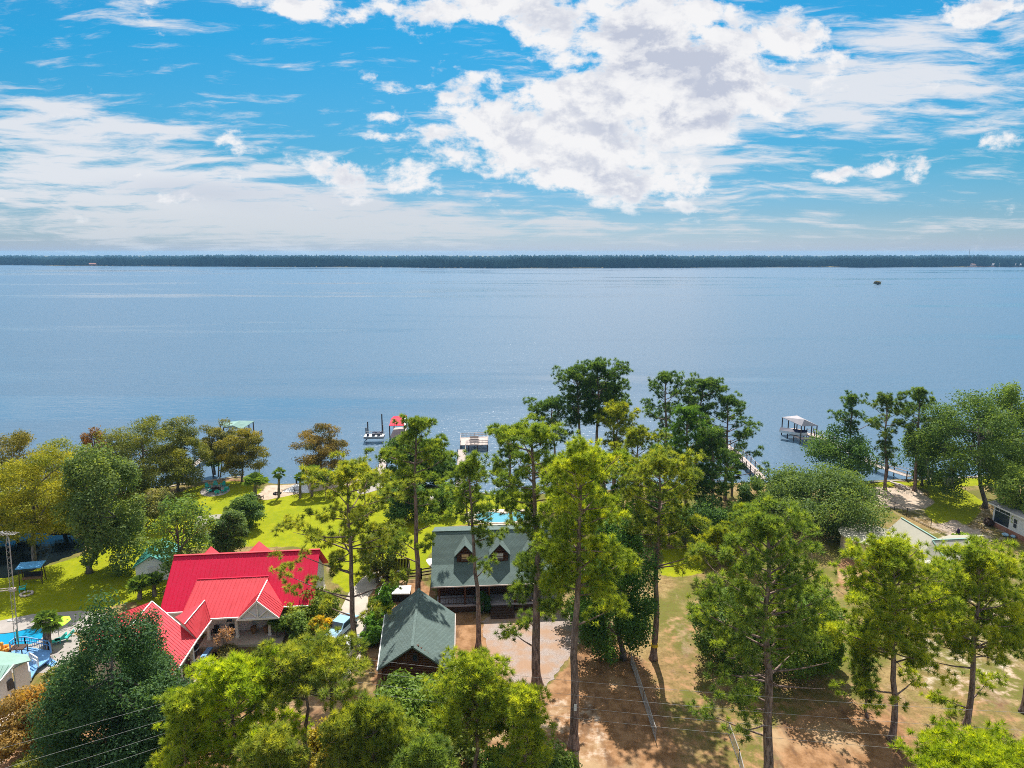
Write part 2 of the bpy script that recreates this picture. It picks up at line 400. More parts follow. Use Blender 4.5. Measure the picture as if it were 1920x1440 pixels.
def pine(base, top, cb, w, color, label, seed=1, nb=30, dens=1.0, form='open', name='pine_tree', z0=0.0, extra=None, bare=0, dead=.03, tr=1.0, band=None):
    rng = np.random.default_rng(seed)
    B, h, c0, Rw, lean, dist = place(base, top, cb, w, z0)
    t = thing(name, B, label, 'tree')
    tm = MB(); o = B
    K = 9; wob = rng.normal(0, .10, (K + 1, 2)); wob[0] = 0
    def tp(f):
        i = min(int(f * K), K - 1); u = f * K - i
        a = wob[i] * (1 - u) + wob[i + 1] * u
        return np.array([lean * f ** 1.3 + a[0], a[1], h * .97 * f])
    r0 = (.0125 * h + .06) * tr
    def tr_at(f): return r0 * (1.0 - .80 * f) * (1 + .5 * max(0, .04 - f) / .04) + .01
    fs = [0, .015, .05] + [i / 12 for i in range(1, 13)]
    tm.tube([Vector(tp(f)) + o for f in fs], [tr_at(f) for f in fs], 9)
    pads = []
    ch = h - c0
    for i in range(nb):
        f = (i + .5 + rng.uniform(-.3, .3)) / nb
        if form == 'open':
            pr = (.58 + .42 * f / .55) if f < .55 else math.sqrt(max(.08, 1 - ((f - .55) / .48) ** 2))
            pr *= rng.uniform(.55, 1.12)
        else:
            pr = (.8 + .2 * f / .25) if f < .25 else 1 - .62 * ((f - .25) / .75) ** 1.6
            pr *= rng.uniform(.75, 1.08)
        az = i * 2.39996 + rng.uniform(-.5, .5)
        if math.sin(az) < -.55: pr *= .62
        L = max(.5, Rw * pr - min(.8, .2 * Rw))
        z = c0 + f * ch * .93
        st = tp(min(1, z / (h * .97)))
        el = R(8 + 48 * f) if form == 'open' else R(12 + 50 * f)
        el += rng.normal(0, .12)
        hd = np.array([math.cos(az), math.sin(az), 0])
        Lh = L * .97; rise = min(Lh * math.tan(el) * .6, max(.25, (h - z) * .85))
        mid = st + hd * Lh * .55 + np.array([0, 0, rise * .28]) + rng.normal(0, .12, 3)
        end = st + hd * Lh + np.array([0, 0, rise]) + rng.normal(0, .15, 3)
        def bp(u): return (1 - u) ** 2 * st + 2 * u * (1 - u) * mid + u * u * end
        br = min(tr_at(z / h) * .55, .025 + .016 * L)
        tm.tube([Vector(bp(u)) + o for u in (0, .3, .6, .85, 1)], [br, br * .8, br * .55, br * .35, .012], 5, False)
        if f < bare: continue
        npad = max(2, int((1.0 + L * 1.0) * dens))
        side = np.array([-hd[1], hd[0], 0])
        for k in range(npad):
            u = rng.uniform(.38 if form == 'open' else .25, 1.04)
            p = bp(min(u, 1)) + side * rng.normal(0, .24) * L * (.4 + .6 * u) + np.array([0, 0, rng.normal(.18, .25)])
            sub = bp(min(u, 1) * .8)
            if k % 2 == 0: tm.tube([Vector(sub) + o, Vector((sub + p) / 2) + o + Vector((0, 0, -.05)), Vector(p) + o], [br * .4, br * .28, .012], 4, False)
            pads.append((p, rng.uniform(.5, .95), f))
    tpx = tp(1.0)
    for k in range(int(9 * dens)):
        pads.append((tpx + rng.normal(0, .45, 3) * np.array([1, 1, .7]) + np.array([0, 0, -.1]), rng.uniform(.45, .8), 1.0))
    for q in (extra or []):   # a limb carrying its own pads: (photo x, photo y, number of pads)
        e = ver(q[0], q[1], B.y + rng.uniform(-1.5, 1.5)); e = np.array([e.x - B.x, e.y - B.y, e.z - B.z])
        s0 = tp(min(.98, max(.1, (e[2] - .3 * abs(e[0] - lean)) / h)))
        m_ = (s0 + e) / 2 + np.array([0, 0, -.1])
        tm.tube([Vector(s0) + o, Vector(m_) + o, Vector(e) + o], [.09, .06, .02], 5, False)
        for k in range(q[2]): pads.append((e + rng.normal(0, .65, 3) * np.array([1.2, 1.2, .5]), rng.uniform(.5, .9), .6))
    nt_ = 9 if dist > 95 else 8; nn = 22 if dist > 95 else 42
    C = []; A = []; TI = []
    pads = [q for q in pads if not (q[2] < .88 and q[0][1] < -.3 and abs(q[0][0] - tp(min(1, q[0][2] / h))[0]) < .75 and rng.random() < .85)]
    for p, pr, f in pads:
        d = nrm(rng.normal(size=(nt_, 3)) + np.array([0, 0, .35]))
        q = p + d * np.array([pr, pr, pr * .68]) * rng.uniform(.45, 1, (nt_, 1)) ** .5
        C.append(q); A.append(nrm(d * .7 + np.array([0, 0, .75]) + nrm(np.array([p[0], p[1], 0.001])) * .25))
        pt = rng.normal(.46, .13)
        if rng.random() < dead: pt = .98
        TI.append(np.clip(rng.normal(pt, .20, nt_) + .14 * (d[:, 2]), 0, 1))  # upper tufts tinted lighter, a painted highlight on each pad
    C = np.concatenate(C); A = np.concatenate(A); TI = np.concatenate(TI)
    wd = .030 + dist * .00045
    v, tt = tufts(rng, C, A, TI, nn, .36 + dist * .0008, wd, 1.0)
    tm.build('trunk', 'pine_bark', t, True)
    tri_mesh('crown', v, 3, 'needles', t, tt, color)
    if band: band(t, B, tp, tr_at)
    return t

def broad(base, top, cb, w, color, label, seed=1, nblob=46, nleaf=190, leaf=(.14, .085), flat=1.0, name='oak_tree', cat='tree', z0=0.0, trunk=True, moss=0, multi=1, gloss='leaves', droop=0.0, shape='round', tint0=.45, yscale=1.0, barkm='grey_bark'):
    rng = np.random.default_rng(seed)
    B, h, c0, Rw, lean, dist = place(base, top, cb, w, z0)
    t = thing(name, B, label, cat); o = B
    ch = h - c0; cz = c0 + ch * .5
    pts = []
    for i in range(nblob):
        for _ in range(40):
            p = rng.uniform(-1, 1, 3); r = np.linalg.norm(p)
            if r > 1 or r < .35: continue
            if shape == 'cone' and math.hypot(p[0], p[1]) > (1.05 - .5 * (p[2] + 1)) + .12: continue
            if shape == 'round' and p[2] < -.6 and math.hypot(p[0], p[1]) > .75: continue
            break
        pts.append(p)
    pts = np.array(pts)
    br = np.clip(rng.uniform(.22, .34, nblob) * (40 / nblob) ** .33, .12, .4)
    sc = np.array([Rw * .86, Rw * .86 * yscale, ch * .5 * .9])
    cen = pts * sc + np.array([lean * .8, 0, cz])
    C = []; N = []; T = []; nleaf = int(nleaf * 1.75)
    for k in range(nblob):
        d = nrm(rng.normal(size=(nleaf, 3)) + np.array([0, 0, .15]))
        rad = br[k] * np.array([Rw, Rw * yscale, max(Rw, ch * .5) * .75 * flat])
        q = cen[k] + d * rad * (rng.uniform(.25, 1, (nleaf, 1)) ** .45) * (1 + .18 * rng.normal(size=(nleaf, 1)))
        if droop: q[:, 2] -= droop * rng.random(nleaf) ** 2 * rad[2]
        C.append(q); N.append(nrm(d * .6 + rng.normal(0, .55, (nleaf, 3)) + np.array([0, 0, .45])))
        T.append(rng.normal(rng.normal(tint0, .14), .14, nleaf) + .10 * d[:, 2])
    C = np.concatenate(C); N = np.concatenate(N); T = np.concatenate(T)
    zt, zb = np.percentile(C[:, 2], 99.6), np.percentile(C[:, 2], .8); x0 = lean * .8
    xe = np.percentile(np.abs(C[:, 0] - x0), 98.5); kx = min(1.35, max(.8, Rw / xe)); kz = min(1.4, max(.8, (h - c0) / (zt - zb)))
    C[:, 0] = x0 + (C[:, 0] - x0) * kx; C[:, 1] *= kx; C[:, 2] = h + (C[:, 2] - zt) * kz
    cen[:, 0] = x0 + (cen[:, 0] - x0) * kx; cen[:, 1] *= kx; cen[:, 2] = h + (cen[:, 2] - zt) * kz
    C[:, 2] = np.maximum(C[:, 2], .03)
    tm = MB(); r0 = (.016 * h + .05)
    if trunk:
        for mi in range(multi):
            off = rng.normal(0, .35, 2) * (multi > 1); rr = r0 / math.sqrt(multi)
            f0 = Vector((off[0], off[1], 0)); f1 = Vector((lean * .5 + off[0] * 1.6, off[1] * 1.6, c0 + ch * .25)); f2 = Vector((lean * .8, 0, c0 + ch * .75))
            tm.tube([o + f0, o + f0 + Vector((0, 0, .05 * h)), o + f0.lerp(f1, .5) + Vector((rng.normal(0, .1), 0, 0)), o + f1, o + f2], [rr * 1.5, rr, rr * .85, rr * .7, rr * .2], 9)
            for k in rng.choice(nblob, min(nblob, 14), replace=False):
                e = Vector(cen[k]); s0 = f1.lerp(f2, rng.uniform(-.3, .7))
                tm.tube([o + s0, o + s0.lerp(e, .5) + Vector((0, 0, rng.uniform(-.1, .4))), o + e], [rr * .38, rr * .22, .015], 5, False)
    sz = 1 + max(0, dist - 70) * .006
    v, tt = leaves(rng, C, N, T, leaf[0] * sz, leaf[1] * sz)
    if trunk: tm.build('trunk', barkm, t, True)
    tri_mesh('crown' if cat == 'tree' else 'foliage', v, 4, gloss, t, tt, color)
    if moss:
        ks = rng.choice(nblob, moss, replace=True); V = []; TT = []
        low = cen[ks].copy(); low[:, 2] -= br[ks] * Rw * .3
        for p in low:
            L = rng.uniform(.8, 2.4)
            for j in range(16):
                a = p + rng.normal(0, .35, 3) * np.array([1, 1, .3]); l = L * rng.uniform(.5, 1.1); az = rng.uniform(0, 6.28)
                l = min(l, max(.3, a[2] - .8)); wv = np.array([math.cos(az), math.sin(az), 0]) * rng.uniform(.05, .10)
                V += [a - wv, a + wv, a + np.array([rng.normal(0, .08), rng.normal(0, .08), -l])]; TT += [rng.uniform(.2, .8)] * 3
        tri_mesh('spanish_moss', np.array(V), 3, 'moss', t, np.array(TT), (.085, .095, .075))
    return t

def palm(base, top, rpx, label, seed, nf=22, color=(.07, .11, .025), low=False, z0=0.0, tr=.17):
    rng = np.random.default_rng(seed); B = gnd(*base, z0); T = ver(top[0], top[1], B.y); Rr = rpx * mpp(B)
    h = max(.3, T.z - z0 - Rr * .55); lean = T.x - B.x
    t = thing('palmetto' if low else 'palm_tree', B, label, 'palm')
    m = MB(); n = 9 if not low else 3
    m.tube([B + Vector((lean * (i / n) ** 1.5, 0, h * i / n)) for i in range(n + 1)], [tr * (1.25 - .3 * i / n + (.12 if i % 2 else 0)) for i in range(n + 1)], 9)
    m.build('trunk', 'grey_bark', t)
    V = []; TT = []; c = np.array([lean, 0, h])
    for i in range(nf):
        az = i * 2.4 + rng.uniform(-.3, .3); el = R(rng.uniform(-35, 75) if not low else rng.uniform(5, 75))
        d = np.array([math.cos(az) * math.cos(el), math.sin(az) * math.cos(el), math.sin(el)])
        s = nrm(np.cross(d, [0, 0, 1.0])); n_ = np.cross(s, d)
        e = c + d * Rr * .45; w = s * .02
        V += [c - w, c + w, e + n_ * .02]; TT += [.3] * 3
        tv = rng.normal(.45 if el > 0 else .3, .12)
        for k in range(17):
            a = (k - 8) / 8 * 1.75; ld = d * math.cos(a) + s * math.sin(a); L = Rr * .62 * (1 - .12 * abs(a)) * rng.uniform(.85, 1.1)
            dr = np.array([0, 0, -.32 * L * rng.uniform(.5, 1.3)]); pw = nrm(np.cross(ld, n_)) * (.05 + Rr * .018)
            V += [e, e + ld * L * .55 + pw, e + ld * L + dr, e, e + ld * L + dr, e + ld * L * .55 - pw]
            TT += [tv + rng.normal(0, .06)] * 6
    tri_mesh('fronds', np.array(V), 3, 'leaves', t, np.clip(np.array(TT), 0, 1), color)
    return t

# ------------------------------------------------------------------ camera, sun, sky
cam = bpy.data.cameras.new('camera'); cam.lens = F / 1920 * 36; cam.sensor_width = 36
cam.clip_start = .5; cam.clip_end = 30000
co = bpy.data.objects.new('camera', cam); COL.objects.link(co)
co.location = (0, 0, CAM_H); co.rotation_euler = (math.pi / 2 - PITCH, 0, 0); scene.camera = co
sl = bpy.data.lights.new('sun', 'SUN'); sl.energy = 3.1; sl.angle = R(.55); sl.color = (1, .95, .87)
so = bpy.data.objects.new('sun', sl); COL.objects.link(so)
sd = Vector((math.sin(SUN_AZ) * math.cos(SUN_EL), math.cos(SUN_AZ) * math.cos(SUN_EL), math.sin(SUN_EL)))
so.rotation_euler = sd.to_track_quat('Z', 'Y').to_euler()
scene.view_settings.view_transform = 'Standard'; scene.view_settings.look = 'None'
scene.view_settings.exposure = 1.3; scene.view_settings.gamma = 1

def build_world():
    w = bpy.data.worlds.new('World'); scene.world = w; w.use_nodes = True
    nt = w.node_tree; nt.nodes.clear()
    gen = nd(nt, 'ShaderNodeTexCoord').outputs['Generated']
    sx = nd(nt, 'ShaderNodeSeparateXYZ'); nt.links.new(gen, sx.inputs[0]); X, Y, Z = sx.outputs
    yy = mth(nt, 'MAXIMUM', mth(nt, 'ABSOLUTE', Y), .12)
    u = mth(nt, 'DIVIDE', X, yy); v = mth(nt, 'DIVIDE', Z, yy)
    cb = nd(nt, 'ShaderNodeCombineXYZ'); nt.links.new(u, cb.inputs[0]); nt.links.new(v, cb.inputs[1]); UV = cb.outputs[0]
    zc = mth(nt, 'ADD', mth(nt, 'MAXIMUM', Z, 0.0), .045)
    cb2 = nd(nt, 'ShaderNodeCombineXYZ'); nt.links.new(mth(nt, 'DIVIDE', X, zc), cb2.inputs[0]); nt.links.new(mth(nt, 'DIVIDE', Y, zc), cb2.inputs[1]); PL = cb2.outputs[0]
    sky = nd(nt, 'ShaderNodeTexSky'); sky.sky_type = 'NISHITA'; sky.sun_disc = False
    sky.sun_elevation = SUN_EL; sky.sun_rotation = SUN_AZ; sky.altitude = 30; sky.air_density = 1.0; sky.dust_density = .6; sky.ozone_density = 2.2
    hs = nd(nt, 'ShaderNodeHueSaturation'); hs.inputs['Hue'].default_value = SKY_HUE; hs.inputs['Saturation'].default_value = SKY_SAT; hs.inputs['Value'].default_value = SKY_VAL
    nt.links.new(sky.outputs[0], hs.inputs['Color'])
    rp = nd(nt, 'ShaderNodeValToRGB'); nt.links.new(v, rp.inputs[0])
    els = rp.color_ramp.elements
    for i, (p, c) in enumerate(SKY_GRADE):
        e = els[i] if i < 2 else els.new(p)
        e.position = p; e.color = (*c, 1)
    skyc = mixc(nt, 1.0, hs.outputs[0], rp.outputs[0], 'MULTIPLY')

    def pxuv(px, py):
        d = ray(px, py); return d.x / d.y, d.z / d.y
    def field(blobs):
        tot = None
        for cx, cy, rx, ry, ang, wt in blobs:
            cu, cv = pxuv(cx, cy)
            k = mapping(nt, UV, (rx / F * 1.25, ry / F * 1.25, 1), (0, 0, R(ang)), (cu, cv, 0), 'TEXTURE')
            g = nd(nt, 'ShaderNodeTexGradient', gradient_type='SPHERICAL'); nt.links.new(k, g.inputs[0])
            t = mth(nt, 'MULTIPLY', g.outputs[1], wt)
            tot = t if tot is None else mth(nt, 'ADD', tot, t)
        return tot
    cumulus = field([
        (1220, 80, 350, 170, -10, .74), (1380, 120, 200, 150, 20, .55), (1090, 215, 300, 90, 8, .66), (1290, 215, 250, 60, 12, .5),
        (1030, 20, 120, 60, 0, .45), (840, 12, 230, 40, 0, .62), (730, 25, 80, 32, 0, .5), (540, 12, 120, 32, -15, .62), (565, 30, 36, 32, 0, .45),
        (835, 152, 110, 34, 0, .75), (722, 156, 45, 20, -15, .55), (655, 132, 55, 20, -12, .6), (930, 245, 240, 70, -12, .55),
        (1060, 300, 260, 70, -8, .62), (950, 345, 330, 45, -4, .5), (560, 300, 160, 30, -14, .5), (690, 340, 300, 40, -10, .4),
        (1180, 330, 200, 40, -5, .42), (820, 250, 40, 14, 0, .42), (710, 255, 40, 12, 0, .5), (695, 215, 32, 10, 0, .45), (330, 330, 140, 40, -15, .35),
        (1830, 285, 190, 22, 10, .62), (1575, 325, 100, 18, 8, .6), (1820, 35, 130, 34, 22, .6), (1885, 12, 100, 24, 15, .5), (1580, 35, 26, 16, 0, .45),
        (1470, 32, 34, 26, 0, .45), (1505, 30, 26, 24, 0, .42), (1280, 390, 50, 12, 0, .45), (1500, 70, 60, 26, 20, .5), (150, 225, 70, 22, -12, .5)])
    cirrus = field([
        (200, 330, 620, 130, -9, .75), (620, 385, 640, 70, -4, .6), (80, 260, 320, 60, -9, .45), (330, 420, 700, 50, 0, .5),
        (1320, 300, 220, 60, -6, .62), (1250, 370, 200, 30, -8, .4), (1560, 160, 520, 80, 16, .62), (1760, 180, 330, 130, -4, .55), (1600, 230, 70, 30, 0, .45),
        (1570, 362, 220, 20, 2, .55), (1480, 410, 110, 14, 6, .45), (1180, 130, 420, 210, 0, .3), (120, 205, 230, 26, -10, .5),
        (235, 30, 100, 24, -8, .3), (290, 190, 140, 18, -8, .22), (1250, 420, 600, 24, 0, .2), (1800, 415, 400, 26, 4, .26), (960, 430, 900, 30, 0, .2), (350, 250, 110, 10, -6, .4)])
    dark = field([(1225, 105, 110, 75, 0, .8), (1310, 165, 120, 80, 20, .85), (1165, 60, 60, 60, 0, .5), (1160, 220, 50, 35, 0, .6), (1260, 190, 90, 40, 10, .7),
                  (900, 355, 80, 25, 0, .6), (420, 365, 130, 26, -6, .6), (300, 355, 120, 22, -4, .4), (1115, 330, 30, 14, 0, .5), (700, 400, 300, 22, 0, .3), (620, 370, 200, 16, -6, .35)])
    wv = nd(nt, 'ShaderNodeTexNoise'); wv.inputs['Scale'].default_value = 5; wv.inputs['Detail'].default_value = 3; nt.links.new(UV, wv.inputs['Vector'])
    wa = nd(nt, 'ShaderNodeVectorMath', operation='MULTIPLY_ADD'); nt.links.new(wv.outputs[1], wa.inputs[0]); wa.inputs[1].default_value = (.06, .035, 0); nt.links.new(UV, wa.inputs[2])
    UVw = wa.outputs[0]
    nA = noise(nt, mapping(nt, UVw, (1, 1.55, 1)), 12, 10, .61)
    nAs = noise(nt, mapping(nt, UVw, (1, 1.55, 1), (0, 0, 0), (-.008, -.026, 0)), 12, 8, .60)
    nB = noise(nt, mapping(nt, PL, (.34, 1.25, 1), (0, 0, R(18))), 1.15, 7, .62, .6)
    nB2 = noise(nt, mapping(nt, UVw, (1.0, 6.5, 1), (0, 0, R(-8))), 9, 7, .65, .3)
    nAc = mth(nt, 'MULTIPLY_ADD', mth(nt, 'SUBTRACT', nA, .5), 2.3, .42)
    nL = noise(nt, mapping(nt, UVw, (1, 1.8, 1), (0, 0, .3), (.3, .1, 0)), 4.5, 4, .55)
    nAc = mth(nt, 'ADD', nAc, mth(nt, 'MULTIPLY', mth(nt, 'SUBTRACT', nL, .5), 1.25))
    dc = mth(nt, 'ADD', nAc, mth(nt, 'MULTIPLY', cumulus, .74))
    mc = smooth(nt, dc, .70, 1.0)
    ds = mth(nt, 'ADD', mth(nt, 'ADD', mth(nt, 'MULTIPLY', mth(nt, 'SUBTRACT', nB, .5), .9), mth(nt, 'MULTIPLY', mth(nt, 'SUBTRACT', nB2, .5), 2.0)), mth(nt, 'MULTIPLY', cirrus, .62))
    ms = smooth(nt, ds, .07, .64, 0, .92)
    # self-shading of the cloud: thin sunlit rims, grey thick undersides
    rel = smooth(nt, mth(nt, 'SUBTRACT', nA, nAs), -.12, .07)
    thick = smooth(nt, dc, .80, 1.15)
    g = mth(nt, 'ADD', mth(nt, 'MULTIPLY', mth(nt, 'MULTIPLY', thick, mth(nt, 'SUBTRACT', 1.0, rel)), .75), mth(nt, 'MULTIPLY', dark, smooth(nt, nAs, .40, .62, .0, .75)), clamp=True)
    cc = mixc(nt, g, CL_WHITE, CL_GREY)
    cs = mixc(nt, mth(nt, 'MULTIPLY', dark, .8, clamp=True), CL_THIN, CL_GREY)
    lowf = smooth(nt, v, .0, .11)
    cs = mixc(nt, lowf, CL_LOW, cs)
    c = mixc(nt, ms, skyc, cs)
    c = mixc(nt, mth(nt, 'MULTIPLY', mc, smooth(nt, v, .02, .08, .3, 1)), c, cc)
    # bright cloud added out of view, overhead and behind, to lift fill light
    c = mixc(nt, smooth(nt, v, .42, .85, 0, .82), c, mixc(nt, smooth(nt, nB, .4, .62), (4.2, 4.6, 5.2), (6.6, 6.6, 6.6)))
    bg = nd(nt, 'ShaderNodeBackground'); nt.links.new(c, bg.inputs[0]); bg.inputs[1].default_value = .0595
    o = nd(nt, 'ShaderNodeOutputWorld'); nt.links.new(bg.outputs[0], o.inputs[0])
SKY_HUE, SKY_SAT, SKY_VAL = .5, 1.0, 1.0
SKY_GRADE = [(0, (.46, .57, .90)), (1, (.5, .7, .85)), (.025, (.36, .50, .75)), (.055, (.26, .44, .64)), (.128, (.145, .45, .59)), (.2, (.13, .51, .65)), (.29, (.075, .55, .71)), (.42, (.09, .56, .73))]
CL_WHITE, CL_GREY, CL_THIN, CL_LOW = (6.25, 6.25, 6.35), (3.7, 4.0, 4.8), (5.5, 5.6, 5.9), (4.3, 4.6, 4.9)
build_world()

# ------------------------------------------------------------------ land and water
SHORE_PX = [(-300, 925), (-60, 925), (120, 928), (210, 925), (300, 917), (340, 909), (390, 904), (440, 896), (478, 897), (492, 908), (520, 911), (560, 910), (600, 905), (690, 897), (720, 897), (742, 903), (800, 911), (860, 922), (930, 930), (1010, 930), (1100, 925), (1200, 918), (1300, 912), (1400, 908), (1500, 908), (1610, 906), (1690, 902), (1800, 897), (1930, 890), (2200, 880)]
SH = [gnd(x, y, WATER_Z) for x, y in SHORE_PX]
shx = np.array([p.x for p in SH]); shy = np.array([p.y for p in SH])
shx = np.concatenate([[-6000], shx, [6000]]); shy = np.concatenate([[shy[0] - 30], shy, [shy[-1] + 60]])
order = np.argsort(shx); shx, shy = shx[order], shy[order]
FAR_PX = [(-700, 496.5), (0, 497), (120, 498), (480, 500), (960, 503), (1440, 501.5), (1560, 500), (1600, 501.5), (1920, 500.5), (2600, 500)]
FARP = [gnd(x, y, WATER_Z) for x, y in FAR_PX]
fax = np.array([p.x for p in FARP]); fay = np.array([p.y for p in FARP])
fa_t = np.array([p.x / p.y for p in FARP])
def far_y(x, y):
    return np.interp(np.asarray(x) / np.maximum(np.asarray(y), 1.0), fa_t, fay)
def pip(xs, ys, poly):
    ins = np.zeros(xs.shape, bool); n = len(poly)
    for i in range(n):
        x0, y0 = poly[i][0], poly[i][1]; x1, y1 = poly[(i + 1) % n][0], poly[(i + 1) % n][1]
        if y0 == y1: continue
        ins ^= ((y0 > ys) != (y1 > ys)) & (xs < (x1 - x0) * (ys - y0) / (y1 - y0) + x0)
    return ins
def gp(pts, z=0.0): return [gnd(x, y, z) for x, y in pts]

POND = gp([(-70, 1000), (60, 995), (130, 998), (165, 1010), (158, 1030), (120, 1046), (80, 1060), (30, 1078), (-70, 1095)])
LAWN = [gp(p) for p in (
    [(-80, 1180), (60, 1160), (150, 1150), (250, 1128), (300, 1160), (330, 1030), (480, 1025), (600, 1030), (640, 1120), (700, 1082), (735, 1070), (800, 1072), (830, 985), (1010, 985), (1020, 955), (1005, 930), (930, 928), (860, 920), (800, 910), (742, 903), (705, 903), (640, 912), (590, 922), (540, 928), (500, 938), (487, 925), (478, 905), (440, 902), (390, 908), (350, 915), (300, 940), (200, 1010), (160, 1040), (80, 1064), (-80, 1100)],
    [(1612, 907), (1690, 903), (1800, 898), (1900, 893), (1900, 905), (1800, 912), (1760, 925), (1700, 909), (1612, 916)],
    [(1745, 920), (1800, 912), (1850, 940), (1815, 985), (1770, 995), (1735, 965)],
    [(1240, 1030), (1330, 1020), (1320, 1075), (1240, 1085)],
)]
DIRT = [gp(p) for p in (
    [(705, 1090), (800, 1080), (812, 1130), (905, 1150), (915, 1200), (940, 1270), (990, 1300), (1010, 1300), (1085, 1225), (1110, 1165), (1190, 1235), (1240, 1370), (1260, 1480), (900, 1480), (860, 1280), (700, 1280), (680, 1200)],
    [(1590, 1040), (1570, 1060), (1570, 1110), (1640, 1110), (1640, 1050)],
    [(1560, 1330), (1680, 1350), (1700, 1440), (1480, 1440), (1440, 1380)],
    [(380, 900), (440, 897), (485, 905), (480, 925), (430, 925)],
    [(-80, 1330), (90, 1300), (330, 1330), (700, 1300), (900, 1330), (900, 1600), (-80, 1600)],
)]
PART = [(1, .46, gp(p)) for p in (
    [(1190, 1240), (1300, 1180), (1500, 1230), (1600, 1260), (1760, 1330), (1720, 1480), (1240, 1480)],
    [(1235, 1150), (1330, 1140), (1320, 1230), (1240, 1240)], [(1760, 1280), (1930, 1230), (1930, 1400), (1800, 1400)])]
PART += [(2, .42, gp(p)) for p in ([(1620, 1100), (1760, 1080), (1930, 1120), (1930, 1330), (1700, 1300)], [(1000, 1300), (1130, 1300), (1180, 1440), (1000, 1440)], [(1660, 930), (1850, 930), (1920, 1010), (1780, 1040)])]
SAND = [gp(p) for p in (
    [(478, 935), (495, 909), (560, 908), (600, 903), (695, 896), (700, 903), (640, 912), (592, 922), (540, 930), (500, 938)],
    [(1615, 930), (1640, 912), (1700, 912), (1745, 930), (1750, 948), (1690, 955), (1640, 945)],
    [(1750, 985), (1790, 975), (1850, 1010), (1830, 1025)],
    [(-30, 1330), (20, 1330), (40, 1420), (-30, 1440)],
    [(785, 938), (825, 935), (830, 945), (790, 948)],
)]
def axis_grid(lo, hi, step, far_lo, far_hi, g=1.16):
    a = list(np.arange(lo, hi + 1e-6, step)); s = step; x = hi
    while x < far_hi: s *= g; x += s; a.append(x)
    s = step; x = lo; pre = []
    while x > far_lo: s *= g; x -= s; pre.append(x)
    return np.array(pre[::-1] + a)
def build_ground():
    xs = axis_grid(-118, 118, .7, -6000, 6000); ys = axis_grid(28, 142, .7, -400, 9000, 1.10)
    XX, YY = np.meshgrid(xs, ys)
    sh = np.interp(XX, shx, shy)
    d = YY - sh
    Z = np.clip(-d * .45, -2.2, 0.0)
    Z = np.where(d > -.2, np.minimum(Z, -(d + .2) * .45), Z); Z = np.clip(Z, -2.2, 0)
    fy = far_y(XX, YY)
    Z = np.where((YY > 600), np.clip((YY - fy) * .02 - .45, -2.2, 1.2), Z)
    rs = np.sin(XX * .9 + 1.3 * np.sin(YY * .7)) * .5 + np.sin(YY * 1.1 + 1.7 * np.sin(XX * .5)) * .5
    pin = pip(XX + rs * .3, YY + rs * .3, POND)
    Z = np.where(pin, -.7, Z)
    near = (YY < 200)
    Z = np.where(near & ~pin & (d < -3), Z + .05 * np.sin(XX * .31) * np.sin(YY * .27) * 0, Z)
    zone = np.zeros(XX.shape + (4,), np.float32); zone[..., 3] = 1
    jx, jy = XX + rs * .55, YY + rs * .55
    for i, L in ((0, LAWN), (1, DIRT), (2, SAND)):
        for p in L: zone[..., i] = np.maximum(zone[..., i], pip(jx, jy, p))
    zone[..., 0][(zone[..., 2] > 0)] = 0
    for i, wt, p in PART: zone[..., i] = np.maximum(zone[..., i], wt * pip(jx, jy, p))
    for _ in range(2):   # soften the borders
        q = zone.copy(); q[1:-1, 1:-1] = (zone[1:-1, 1:-1] * 2 + zone[:-2, 1:-1] + zone[2:, 1:-1] + zone[1:-1, :-2] + zone[1:-1, 2:]) / 6; zone = q
    zone[..., 3] = 1
    ny, nx = XX.shape; co_ = np.stack([XX, YY, Z], -1).reshape(-1, 3)
    idx = np.arange(ny * nx).reshape(ny, nx)
    quads = np.stack([idx[:-1, :-1], idx[:-1, 1:], idx[1:, 1:], idx[1:, :-1]], -1).reshape(-1, 4)
    lz = (zone[:-1, :-1, 0] + zone[1:, 1:, 0] + zone[1:, :-1, 0] + zone[:-1, 1:, 0]).reshape(-1) / 4 > .45
    for name, sel in (('ground', ~lz), ('lawn', lz)):
        q = quads[sel]; used, inv = np.unique(q, return_inverse=True); inv = inv.reshape(-1, 4)
        me = bpy.data.meshes.new(name); me.vertices.add(len(used)); me.vertices.foreach_set('co', co_[used].astype(np.float32).ravel())
        me.loops.add(len(inv) * 4); me.loops.foreach_set('vertex_index', inv.ravel().astype(np.int32))
        me.polygons.add(len(inv)); me.polygons.foreach_set('loop_start', np.arange(0, len(inv) * 4, 4, dtype=np.int32)); me.polygons.foreach_set('loop_total', np.full(len(inv), 4, np.int32))
        me.update(calc_edges=True)
        a = me.attributes.new('zone', 'FLOAT_COLOR', 'POINT'); a.data.foreach_set('color', zone.reshape(-1, 4)[used].ravel())
        me.materials.append(MAT['ground']); o = bpy.data.objects.new(name, me); COL.objects.link(o)
        tag(o, kind='structure', label='dry straw coloured ground with bare patches under the pines' if name == 'ground' else 'bright lime green mown lawn running down to the lake')
build_ground()
def sheet(name, poly, z, mat, label, sub=0):
    if sub:
        rr = random.Random(7); q = []
        for i, p in enumerate(poly):
            a, b = Vector(p), Vector(poly[(i + 1) % len(poly)]); n = max(1, int((b - a).length / .35))
            q += [a.lerp(b, k / n) + Vector((rr.uniform(-sub, sub), rr.uniform(-sub, sub), 0)) for k in range(n)]
        poly = q
    m = MB(); m.add([(p[0], p[1], z) for p in poly], [tuple(range(len(poly)))])
    o = m.build(name, mat); tag(o, label, kind='structure'); return o
def smooth_poly(pts, it=2):
    for _ in range(it):
        n = len(pts); q = []
        for i in range(n):
            a, b = Vector(pts[i]), Vector(pts[(i + 1) % n]); q += [a.lerp(b, .25), a.lerp(b, .75)]
        pts = q
    return pts
